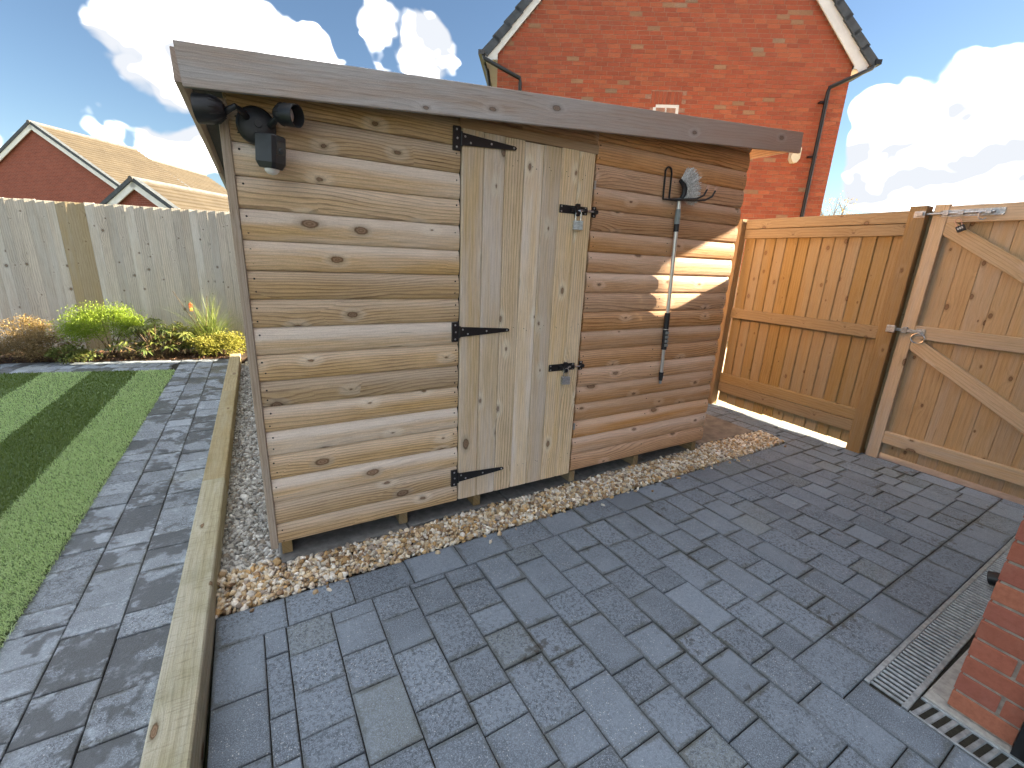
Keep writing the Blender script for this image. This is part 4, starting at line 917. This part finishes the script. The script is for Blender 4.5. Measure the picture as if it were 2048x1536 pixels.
def brickm(l, d, mat, name='brick'):
    k = (round(l, 4), round(d, 4), mat.name)
    if k not in _bk: _bk[k] = MB().cbox((-l / 2, -d / 2, -0.0325), (l / 2, d / 2, 0.0325), 0.0025).mesh(name, mat)
    return _bk[k]
zc = ZP + 0.045; c = 0
while zc < 1.9:
    # west face courses: header and stretcher in turn from the corner, ending at the black door frame
    first = 0.1025 if c % 2 else 0.215
    y = HY
    for L in (first, 0.215, 0.215):
        a, b = y, max(y - L, -2.006)
        if a - b > 0.02:
            d = 0.012 if y < HY else 0.012
            link('brick', brickm(a - b, 0.014, W['brick_near']), oh, Matrix.Translation((HX + 0.007 + rnd.uniform(-.001, .001), (a + b) / 2, zc)) @ Matrix.Rotation(math.pi / 2, 4, 'Z'))
        y = b - 0.010
        if y < -2.02: break
    x = HX + 0.015
    for L in (0.20 if c % 2 else 0.0875, 0.215, 0.215, 0.215):
        link('brick', brickm(L, 0.014, W['brick_near']), oh, Matrix.Translation((x + L / 2, HY - 0.007 + rnd.uniform(-.001, .001), zc))); x += L + 0.010
    zc += 0.075; c += 1
MB().cbox((HX - 0.030, -2.115, ZP + 0.004), (HX + 0.02, -2.010, 2.05), 0.004).obj('door_frame', W['blackpvc'], oh)
MB().cbox((HX + 0.0, -3.0, ZP + 0.03), (HX + 0.011, -2.117, 2.03), 0.003).obj('door', W['blackplastic'], oh)
dp = MB().tube([(3.05, HY + 0.045, 4.9), (3.05, HY + 0.045, 0.03), (3.05, HY + 0.07, -0.02), (3.05, HY + 0.16, -0.055)], 0.034, 12).obj('downpipe', W['blackpvc'], oh, True)
# unseen box added to block sun above the wall patch; then the roof
uvbox('sun_blocker', (5.9, HY + 0.001, 3.035), (6.5, -0.66, 4.9), W['brick_off'], oh)
rv = [(1.75, HY + 0.35, 5.15), (11.0, HY + 0.35, 5.15), (11.0, -6.9, 8.4), (1.75, -6.9, 8.4), (1.75, -12.3, 5.15), (11.0, -12.3, 5.15)]
MB().add(rv, [(0, 1, 2, 3), (3, 2, 5, 4), (0, 3, 4), (1, 5, 2), (0, 4, 5, 1)]).obj('roof', W['tile_dark'], oh)

# ================================================================== red brick house with gable
G0 = Vector((4.33, 6.97, 0)); GU = Vector((0.844, -0.536, 0)).normalized(); GN = Vector((GU.y, -GU.x, 0)).normalized()   # outward
if GN.y > 0: GN = -GN
GB = -GN
def gp_(s, z, d=0.0): return G0 + GU * s + Vector((0, 0, z)) + GN * d
GM = Matrix(((GU.x, GB.x, 0, G0.x), (GU.y, GB.y, 0, G0.y), (0, 0, 1, 0), (0, 0, 0, 1)))     # local x along gable, y inwards
rh = thing('brick_house', 'tall red brick house with white bargeboards rising behind the shed', 'house', tuple(gp_(3.6, -0.2)))
S0, S1, EZ, PITCH, SA = 0.25, 6.962, 5.18, 1.10, 3.606
AP = EZ + (SA - S0) * PITCH
wl = MB(); prof = [(S0, -0.2), (S1 + 0.004, -0.2), (S1 + 0.004, EZ), (SA, AP), (S0, EZ)]
n = len(prof); wl.add([GM @ Vector((s, 0.0, z)) for s, z in prof] + [GM @ Vector((s, 9.0, z)) for s, z in prof], [tuple(range(n)), tuple(range(n, 2 * n))[::-1]] + [(i, (i + 1) % n, n + (i + 1) % n, n + i) for i in range(n)])
wall = wl.obj('wall', W['mortar'], rh)
allb = []; z = 1.2; c = 0
while z < AP - 0.1:
    half = 0.0 if z < EZ else (z + 0.07 - EZ) / PITCH
    a0, a1 = S0 + half, S1 - half; s = a0 - (0.1125 if c % 2 else 0.0)
    while s < a1:
        a, b = max(s, a0), min(s + 0.215, a1)
        if a1 - b < 0.075: b = a1
        if b - a > 0.05:
            inwin = (3.33 < (a + b) / 2 < 3.86 and 3.2 < z < 4.41)
            sold = (3.27 < (a + b) / 2 < 3.92 and 4.40 <= z < 4.62)
            if not inwin and not sold: allb.append((a, b, z))
        s += 0.225
    z += 0.075; c += 1
CP = Vector((0.033, -2.10, 1.36))
def vis(b):
    p = gp_((b[0] + b[1]) / 2, b[2]); d = (p - CP); f_ = d.dot(RZ); X = 1024 + 882 * d.dot(RX) / f_; Y = 768 + 882 * d.dot(RY) / f_
    infr = Y > 4 and Y < (432 if X > 1500 else 170 + (X - 980) * 0.15)
    return (0 if infr else 1, -(b[1] - b[0] > 0.2), f_)
allb.sort(key=vis)
for a, b, z in allb[:290]:
    link('brick', brickm(b - a, 0.03, W['brick_red']), wall, GM @ Matrix.Translation(((a + b) / 2, 0.0105 + rnd.uniform(-.0012, .0012), z + 0.0325)))
rest = MB(); tones = []
for a, b, z in allb[290:]:
    e = rnd.uniform(-.0015, .0015); rest.box((a, -0.0045 + e, z), (b, 0.015, z + 0.065), GM); tones += [rnd.random()] * 6
ro = link('brick_field', raw_mesh('brick_field', np.array(rest.v), np.array(rest.f), W['brick_red_many'], np.array(tones)), wall); stuff(ro)
for k in range(8):      # soldier course above the window
    a = 3.29 + 0.075 * k; link('brick', brickm(0.215, 0.03, W['brick_red']), wall, GM @ Matrix.Translation((a + 0.0325, 0.007, 4.515)) @ Matrix.Rotation(math.pi / 2, 4, 'Y'))
# window
wf = MB()
for lo, hi in (((3.345, -0.002, 3.25), (3.40, 0.06, 4.40)), ((3.785, -0.002, 3.25), (3.84, 0.06, 4.40)), ((3.4005, -0.001, 4.345), (3.7845, 0.06, 4.399)), ((3.4005, -0.001, 3.25), (3.7845, 0.06, 3.30))): wf.box(lo, hi, GM)
WF = wf.obj('window', W['white'], rh)
for x in (3.58,): MB().box((x, 0.0, 3.301), (x + 0.03, 0.05, 4.344), GM).obj('glazing_bar', W['white'], WF)
MB().box((3.4015, 0.02, 3.301), (3.7835, 0.03, 4.344), GM).obj('pane', W['glass'], WF)
# vent hood on the gable
vt = MB(); vp = [(-0.085, 0.135), (0.085, 0.135), (0.085, -0.06), (0.035, -0.135), (-0.035, -0.135), (-0.085, -0.06)]
n = 6; vt.add([GM @ Vector((6.19 + s, -0.13, 3.56 + z)) for s, z in vp] + [GM @ Vector((6.19 + s, -0.008, 3.56 + z)) for s, z in vp], [tuple(range(n)), tuple(range(n, 2 * n))[::-1]] + [(i, (i + 1) % n, n + (i + 1) % n, n + i) for i in range(n)])
vt.obj('vent_hood', W['cream'], rh)
# bargeboards, verge tiles, roof planes
for side in (-1, 1):
    e = 0.02 if side < 0 else 7.20       # eave end of the barge
    dirv = Vector((-side, 0, 1.115)).normalized(); nrm = Vector((-side * dirv.z * -1, 0, 0))
    Lb = (SA - 0.02) * math.hypot(1, 1.115) if side < 0 else (7.20 - SA) * math.hypot(1, 1.115)
    a = Vector((e, -0.075, 5.10)); perp = Vector((side * dirv.z, 0, abs(dirv.x))).normalized()      # outward from the slope
    bb = MB(); w = 0.12
    p0, p1 = a, a + dirv * Lb
    ib = 0.13 if side < 0 else 0.17
    q = [p0 - perp * ib, p1 - perp * ib, p1 + perp * (w * 0.55), p0 + perp * (w * 0.55)]
    q0 = [v + Vector((0, 0.025, 0)) for v in q]
    bb.add([GM @ v for v in q] + [GM @ v for v in q0], [(0, 1, 2, 3), (7, 6, 5, 4), (0, 4, 5, 1), (1, 5, 6, 2), (2, 6, 7, 3), (3, 7, 4, 0)]); bb.obj('bargeboard', W['white'], rh)
    # box end and soffit return
    bx0, bx1 = (0.03, 0.252) if side < 0 else (6.96, 7.19)
    MB().box((bx0, -0.074, 5.06), (bx1, -0.050, 5.30), GM).obj('box_end', W['white'], rh)
    MB().box((bx0 + (0.0 if side < 0 else 0.012), -0.049, 5.062), (bx1 - (0.012 if side < 0 else 0.0), 8.9, 5.08), GM).obj('soffit', W['white'], rh)
    MB().box((bx0 - 0.012 if side < 0 else bx1 + 0.001, -0.05, 5.05), (bx0 - 0.001 if side < 0 else bx1 + 0.012, 8.9, 5.24), GM).obj('fascia', W['white'], rh)
    # roof plane
    ev = Vector((0.03 if side < 0 else 7.26, 0, 5.16)); top = Vector((SA, 0, 5.16 + (SA - 0.03) * 1.14))
    sd = (top - ev); nsl = sd.length; sd.normalize(); pn = Vector((-sd.z, 0, sd.x)) if side < 0 else Vector((sd.z, 0, -sd.x))
    rp = MB(); y0, y1 = -0.05, 9.1
    A_, B_ = ev + pn * 0.0, top + pn * 0.0
    vs = [Vector((A_.x, y0, A_.z)), Vector((B_.x, y0, B_.z)), Vector((B_.x, y1, B_.z)), Vector((A_.x, y1, A_.z))]; up = [v + pn * 0.05 for v in vs]
    rp.add([GM @ v for v in vs + up], [(0, 1, 2, 3), (7, 6, 5, 4), (0, 4, 5, 1), (1, 5, 6, 2), (2, 6, 7, 3), (3, 7, 4, 0)]); RP = rp.obj('roof', W['tile_dark'], rh)
    nt = int(nsl / 0.31)
    for k in range(nt):     # verge tiles, each lapping the one below
        p = ev + sd * (0.31 * k); t = MB()
        c0, c1 = p + sd * -0.03, p + sd * 0.335
        vs = [c0 + pn * -0.055, c1 + pn * -0.075, c1 + pn * 0.062, c0 + pn * 0.092]
        vs = [Vector((v.x, -0.115, v.z)) for v in vs] + [Vector((v.x, 0.30, v.z)) for v in vs]
        t.add([GM @ v for v in vs], [(0, 1, 2, 3), (7, 6, 5, 4), (0, 4, 5, 1), (1, 5, 6, 2), (2, 6, 7, 3), (3, 7, 4, 0)]); t.obj('verge_tile', W['tile_dark'], RP)
    gx = -0.06 if side < 0 else 7.34
    g = MB().box((gx - 0.055, -0.14, 5.12), (gx + 0.055, 9.0, 5.20), GM).obj('gutter', W['blackpvc'], rh)
    s_ = -0.02 if side < 0 else 7.30; k_ = 0.705 if side < 0 else 6.565
    pp = [(s_, -0.09, 5.12), (s_ + (0.02 if side < 0 else -0.04), -0.11, 5.06), (k_, -0.115, 4.73 if side > 0 else 4.74), (k_ + (0.008 if side < 0 else 0.004), -0.085, 4.66), (k_ + 0.01, -0.06, 2.0), (k_ + 0.01, -0.06, -0.1)]
    DP = MB().tube([GM @ Vector(p) for p in pp], 0.036, 10).obj('downpipe', W['blackpvc'], rh, True)
    if side > 0:
        for z in (4.50, 3.55): MB().box((k_ - 0.10, -0.075, z - 0.015), (k_ + 0.055, -0.002, z + 0.015), GM).obj('pipe_clip', W['blackpvc'], DP)
    else:
        MB().tube([GM @ Vector(p) for p in ((-0.03, 0.35, 5.12), (0.02, 0.36, 5.0), (0.18, 0.40, 4.0), (0.20, 0.40, 0.0))], 0.034, 8).obj('downpipe', W['blackpvc'], rh, True)

# ================================================================== houses beyond the back fence
HU = Vector((0.807, -0.59, 0)).normalized(); HR = Vector((0.59, 0.807, 0)).normalized()
def far_house(label, apex, w, drop, length, base=-0.2, course=0.30, ru=HR, gu=HU, nm='brick_house'):
    A = Vector(apex); h = thing(nm, label, 'house', (A.x, A.y, base))
    Mx = Matrix(((gu.x, ru.x, 0, A.x), (gu.y, ru.y, 0, A.y), (0, 0, 1, A.z), (0, 0, 0, 1)))
    wb = MB(); wi = w - 0.22; di = drop * wi / w + 0.10; pr = [(-wi, base - A.z), (wi, base - A.z), (wi, -di), (0, -0.12), (-wi, -di)]; n = 5
    wb.add([Mx @ Vector((s, 0.0, z)) for s, z in pr] + [Mx @ Vector((s, length, z)) for s, z in pr], [tuple(range(n)), tuple(range(n, 2 * n))[::-1]] + [(i, (i + 1) % n, n + (i + 1) % n, n + i) for i in range(n)])
    o = wb.obj('wall', W['brick_far'], h); me = o.data; uvl = me.uv_layers.new(name='UVMap'); Mi = Mx.inverted()
    for p in me.polygons:
        for li in p.loop_indices:
            co = Mi @ me.vertices[me.loops[li].vertex_index].co
            uvl.data[li].uv = (co.x, co.z) if abs((Mi.to_3x3() @ p.normal).y) > 0.5 else (co.y, co.z)
    sl = math.hypot(w, drop); nc = int(sl / course)
    for side in (-1, 1):
        sd = Vector((side * w, 0, -drop)).normalized(); pn = Vector((side * drop, 0, w)).normalized()
        R = None
        for k in range(nc):     # courses of tiles, each lapping the next below
            p, q = sd * (course * k), sd * (course * (k + 1) + 0.03)
            vs = [Vector((v.x, yy, v.z)) for yy in (-0.12, length + 0.12) for v in (p + pn * 0.0, q + pn * 0.02, q + pn * 0.105, p + pn * 0.035)]
            t = MB().add([Mx @ v for v in vs], [(0, 1, 2, 3), (7, 6, 5, 4), (0, 4, 5, 1), (1, 5, 6, 2), (2, 6, 7, 3), (3, 7, 4, 0)])
            if R is None: R = t.obj('roof', W['tile_tan'], h)
            else: t.obj('tile_course', W['tile_tan'], R)
        # bargeboard and dark verge
        q = sd * (sl + 0.02)
        for nm_, mat, a, b, y0, y1 in (('bargeboard', W['white'], -0.26, -0.02, -0.17, -0.121), ('verge', W['tile_dark'], -0.019, 0.13, -0.22, 0.05)):
            vs = [Vector((v.x, yy, v.z)) for yy in (y0, y1) for v in (pn * a, q + pn * a, q + pn * b, pn * b)]
            MB().add([Mx @ v for v in vs], [(0, 1, 2, 3), (7, 6, 5, 4), (0, 4, 5, 1), (1, 5, 6, 2), (2, 6, 7, 3), (3, 7, 4, 0)]).obj(nm_, mat, h)
        g0 = sd * sl + pn * -0.06
        MB().box((min(g0.x, g0.x + side * .12), -0.1, g0.z - 0.05), (max(g0.x, g0.x + side * .12), length, g0.z + 0.06), Mx).obj('gutter', W['white'], h)
    MB().tube([Mx @ Vector((0, -0.25, 0.05)), Mx @ Vector((0, length + 0.1, 0.05))], 0.11, 8).obj('ridge', W['tile_ridge'], h, True)
    return h
far_house('distant red brick house with sunlit tan roof and broad gable', (-10.23, 36.0, 7.58), 4.92, 3.21, 6.2, nm='distant_house')
far_house('farther brick house whose sunlit tan roof steps down behind the first', (-6.8, 45.9, 7.74), 4.9, 3.2, 7.6, ru=Vector((0.455, 0.89, 0)).normalized(), gu=Vector((0.89, -0.455, 0)).normalized(), nm='distant_house')
far_house('small brick garage with a white edged gable just beyond the fence', (-3.78, 21.9, 3.70), 2.5, 1.67, 5.5, course=0.30, nm='brick_garage')

# ================================================================== plants
def leaves(P, D, L, Wd, mat, name, parent, curl=0.25, tone=None, droop=0.3):
    """P base points, D directions, L lengths, Wd widths -> one mesh of folded leaves"""
    n = len(P); D = D / np.linalg.norm(D, axis=1)[:, None]; up = np.array([0, 0, 1.0])
    S = np.cross(D, up); S /= np.linalg.norm(S, axis=1)[:, None] + 1e-6; Nn = np.cross(S, D)
    t = NR.uniform(-0.7, 0.7, n)[:, None]; S2 = S * np.cos(t) + Nn * np.sin(t); N2 = np.cross(S2, D)
    L = L[:, None]; Wd = Wd[:, None]
    mid = P + D * L * 0.45 + N2 * L * 0.08; tip = P + D * L - up * L * droop
    a = mid - S2 * Wd + N2 * Wd * curl; b = mid + S2 * Wd + N2 * Wd * curl
    V = np.concatenate([P, a, mid, b, tip]); i = np.arange(n)
    F = np.concatenate([np.stack(x, 1) for x in ((i, i + n, i + 2 * n), (i, i + 2 * n, i + 3 * n), (i + n, i + 4 * n, i + 2 * n), (i + 2 * n, i + 4 * n, i + 3 * n))])
    tn = NR.random(n) if tone is None else tone
    return link(name, raw_mesh(name, V, F, mat, np.tile(tn, 4)), parent)
def sph(n): v = NR.normal(size=(n, 3)); return v / np.linalg.norm(v, axis=1)[:, None]
def bush(name, label, c, r, n, L, Wd, mat, stems=7, updir=0.5, clump=26, tonefn=None):
    c = np.array(c, float); r = np.array(r, float); t = thing(name, label, 'plant', (c[0], c[1], ZW))
    dirs = sph(clump); dirs[:, 2] = np.abs(dirs[:, 2]) * 1.1 - 0.15; dirs /= np.linalg.norm(dirs, axis=1)[:, None]
    cen = c + dirs * r * NR.uniform(0.55, 1.0, (clump, 1)); k = NR.integers(0, clump, n)
    P = cen[k] + NR.normal(0, 1, (n, 3)) * r * 0.17; P[:, 2] = np.maximum(P[:, 2], ZW + 0.01)
    D = (P - c) / r * 0.6 + sph(n) * 0.8 + np.array([0, 0, updir])
    leaves(P, D, NR.uniform(0.7, 1.3, n) * L, NR.uniform(0.7, 1.2, n) * Wd, mat, 'foliage', t)
    for s in range(stems):
        q = cen[s % clump]; MB().tube([(c[0] + rnd.uniform(-.03, .03), c[1] + rnd.uniform(-.03, .03), ZW), tuple((np.array([c[0], c[1], ZW]) + q) / 2 + NR.normal(0, .015, 3)), tuple(q)], [0.006, 0.004, 0.0025], 5).obj('stem', W['stem'], t)
    return t
bush('leafy_shrub', 'bright lime green feathery shrub in front of the grey fence', (-1.63, 4.98, 0.29), (0.42, 0.22, 0.29), 11000, 0.032, 0.0058, W['leaf_lime'], updir=0.9, clump=55)
# large-leaved shrub: whorls of long leaves at the shoot tips
def whorl_shrub():
    t = thing('broad_leaved_shrub', 'shrub with whorls of long glossy leaves beside the lime green shrub', 'plant', (-1.15, 4.78, ZW)); Ps, Ds, Ls, Ts = [], [], [], []
    for i in range(60):
        x, y = -1.15 + NR.normal(0, 0.24), 4.80 + NR.normal(0, 0.08); h = NR.uniform(0.12, 0.50) * (1 - 0.5 * abs(x + 1.15) / 0.5)
        tip = np.array([x, y, ZW + h]); MB().tube([(-1.15 + (x + 1.15) * 0.4, 4.78, ZW), ((x - 1.15) / 2 - 0.0, (y + 4.78) / 2, ZW + h * 0.5), tuple(tip)], [0.007, 0.005, 0.004], 5).obj('stem', W['stem'], t)
        tn = NR.random() * 0.9
        for k in range(11):
            a = 2 * np.pi * k / 11 + NR.uniform(-.2, .2); Ps.append(tip + NR.normal(0, .004, 3)); Ds.append([np.cos(a), np.sin(a), NR.uniform(-0.25, 0.35)]); Ls.append(NR.uniform(0.07, 0.125)); Ts.append(np.clip(tn + NR.uniform(-.2, .2), 0, 1))
    leaves(np.array(Ps), np.array(Ds), np.array(Ls), np.array(Ls) * 0.13, W['leaf_green'], 'foliage', t, tone=np.array(Ts))
    n = 420; P = np.stack([NR.normal(-1.12, 0.26, n), NR.normal(4.82, 0.07, n), ZW + np.abs(NR.normal(0.12, 0.09, n))], 1)
    leaves(P, sph(n) + np.array([0, 0, 0.4]), NR.uniform(0.04, 0.09, n), NR.uniform(0.008, 0.016, n), W['leaf_bronze'], 'foliage', t)
whorl_shrub()
# red hot poker: arching reeds and one flower
def poker():
    c = np.array([-0.58, 4.90, ZW]); t = thing('reed_clump', 'clump of arching grassy leaves with one red and orange flower spike', 'plant', tuple(c)); n = 460
    az = NR.uniform(0, 2 * np.pi, n); L = NR.uniform(0.45, 0.95, n); lean = NR.uniform(0.12, 1.05, n); V, F, T = [], [], []; b = 0; K = 7
    for i in range(n):
        d = np.array([np.cos(az[i]) * 1.0, np.sin(az[i]) * 0.55, 0]); p0 = c + np.array([NR.normal(0, .035), NR.normal(0, .03), 0]); s = np.array([-d[1], d[0], 0]); s /= np.linalg.norm(s) + 1e-6; w = NR.uniform(0.0035, 0.0062)
        for k in range(K):
            u = k / (K - 1); q = p0 + d * L[i] * lean[i] * (u ** 1.6) * 0.95 + np.array([0, 0, L[i] * (u * (1.05 - 0.25 * lean[i]) - 0.36 * lean[i] * u ** 3)]); ww = w * (1 - u * 0.93)
            V += [q - s * ww, q + s * ww]
        for k in range(K - 1): F.append((b + 2 * k, b + 2 * k + 1, b + 2 * k + 3, b + 2 * k + 2)); T.append(np.clip(NR.normal(0.45, 0.28), 0, 1))
        b += 2 * K
    link('foliage', raw_mesh('foliage', np.array(V), np.array(F), W['leaf_reed'], np.array(T)), t)
    for (x, z, lx) in ((-0.74, 0.60, -0.05), (-0.55, 0.74, 0.10), (-0.90, 0.80, -0.22)):
        MB().tube([(-0.63, 4.86, ZW), (-0.63 + (x + .63) * 0.35, 4.84, z * 0.5), (x, 4.83, z)], [0.005, 0.004, 0.003], 6).obj('flower_stalk', W['stem'], t)
    fo = MB(); fr = MB()
    for k in range(60):
        h = rnd.random(); a = rnd.uniform(0, 6.28); q = Vector((-0.74, 4.83, 0.56 + h * 0.09)); d = Vector((math.cos(a), math.sin(a), -0.8)).normalized(); (fr if h > 0.45 else fo).tube([q, q + d * 0.026], [0.004, 0.003], 5)
    fr.obj('flower', W['flower'], t); fo.obj('flower', W['flower_o'], t)
poker()
bush('low_shrub', 'low yellow green shrub by the end of the timber sleeper', (-0.47, 4.70, 0.07), (0.32, 0.14, 0.19), 5200, 0.028, 0.009, W['leaf_yellow'], updir=0.5, clump=40)
bush('low_shrub', 'low bronze leaved shrub farther along the bed from the lime shrub', (-2.35, 4.95, 0.10), (0.40, 0.18, 0.21), 6000, 0.026, 0.008, W['leaf_bronze'], updir=0.4, clump=40)
bush('low_shrub', 'pale pinkish brown shrub standing against the grey fence', (-2.42, 5.22, 0.26), (0.28, 0.13, 0.17), 1900, 0.026, 0.007, W['leaf_autumn'], updir=0.4, clump=26)
bush('low_shrub', 'small yellow leaved shrub between the glossy leaves and reed clump', (-0.86, 4.95, 0.15), (0.20, 0.12, 0.20), 1700, 0.034, 0.010, W['leaf_yellow'], updir=0.4, clump=20)
bush('low_shrub', 'olive leaved shrub at the lawn end of the bed with sparse twigs', (-1.95, 4.80, 0.05), (0.22, 0.12, 0.13), 1100, 0.034, 0.010, W['leaf_green'], updir=0.3, clump=24)
# bark chips over the bed
n = 5200; uu = NR.uniform(-3.9, 0.5, n); vv = NR.uniform(0.53, 1.08, n)
P = np.stack([BO.x + BU.x * uu + BV.x * vv, BO.y + BU.y * uu + BV.y * vv, np.full(n, ZW + 0.006)], 1)
ck = leaves(P, sph(n) * np.array([1, 1, 0.35]) + np.array([0, 0, 0.12]), NR.uniform(0.02, 0.06, n), NR.uniform(0.006, 0.012, n), W['mulch'], 'bark_chips', None, droop=0.0)
ck['label'] = 'dark bark chips covering the flower bed soil'; ck['category'] = 'mulch'; stuff(ck)

# sparse autumn tree beyond the gate
def autumn_tree():
    B = np.array([21.2, 8.2, -0.2]); t = thing('autumn_tree', 'thin autumn tree with sparse yellow leaves behind the fence', 'tree', tuple(B)); tips = []
    tr = MB().tube([B, B + (0.05, 0, 1.6), B + (-0.05, 0.05, 2.8), B + (0, 0, 3.6)], [0.10, 0.08, 0.06, 0.03], 8)
    for i in range(26):
        h = NR.uniform(1.6, 3.5); a = NR.uniform(0, 6.28); L = NR.uniform(0.8, 1.9); p = B + np.array([0, 0, h]); q = p + np.array([np.cos(a) * L * 0.55, np.sin(a) * L * 0.55, L * 0.75])
        m = (p + q) / 2 + NR.normal(0, .08, 3); tr.tube([p, m, q], [0.03, 0.018, 0.006], 5)
        for k in range(7):
            e = m + (q - m) * NR.random() + NR.normal(0, .2, 3); tr.tube([m + (q - m) * NR.random() * 0.6, e], [0.008, 0.003], 4); tips.append(e)
    tr.obj('trunk', W['bark'], t); tips = np.array(tips); n = 1500
    P = tips[NR.integers(0, len(tips), n)] + NR.normal(0, 0.16, (n, 3)); leaves(P, sph(n), NR.uniform(0.05, 0.09, n), NR.uniform(0.016, 0.028, n), W['leaf_autumn'], 'crown', t)
autumn_tree()
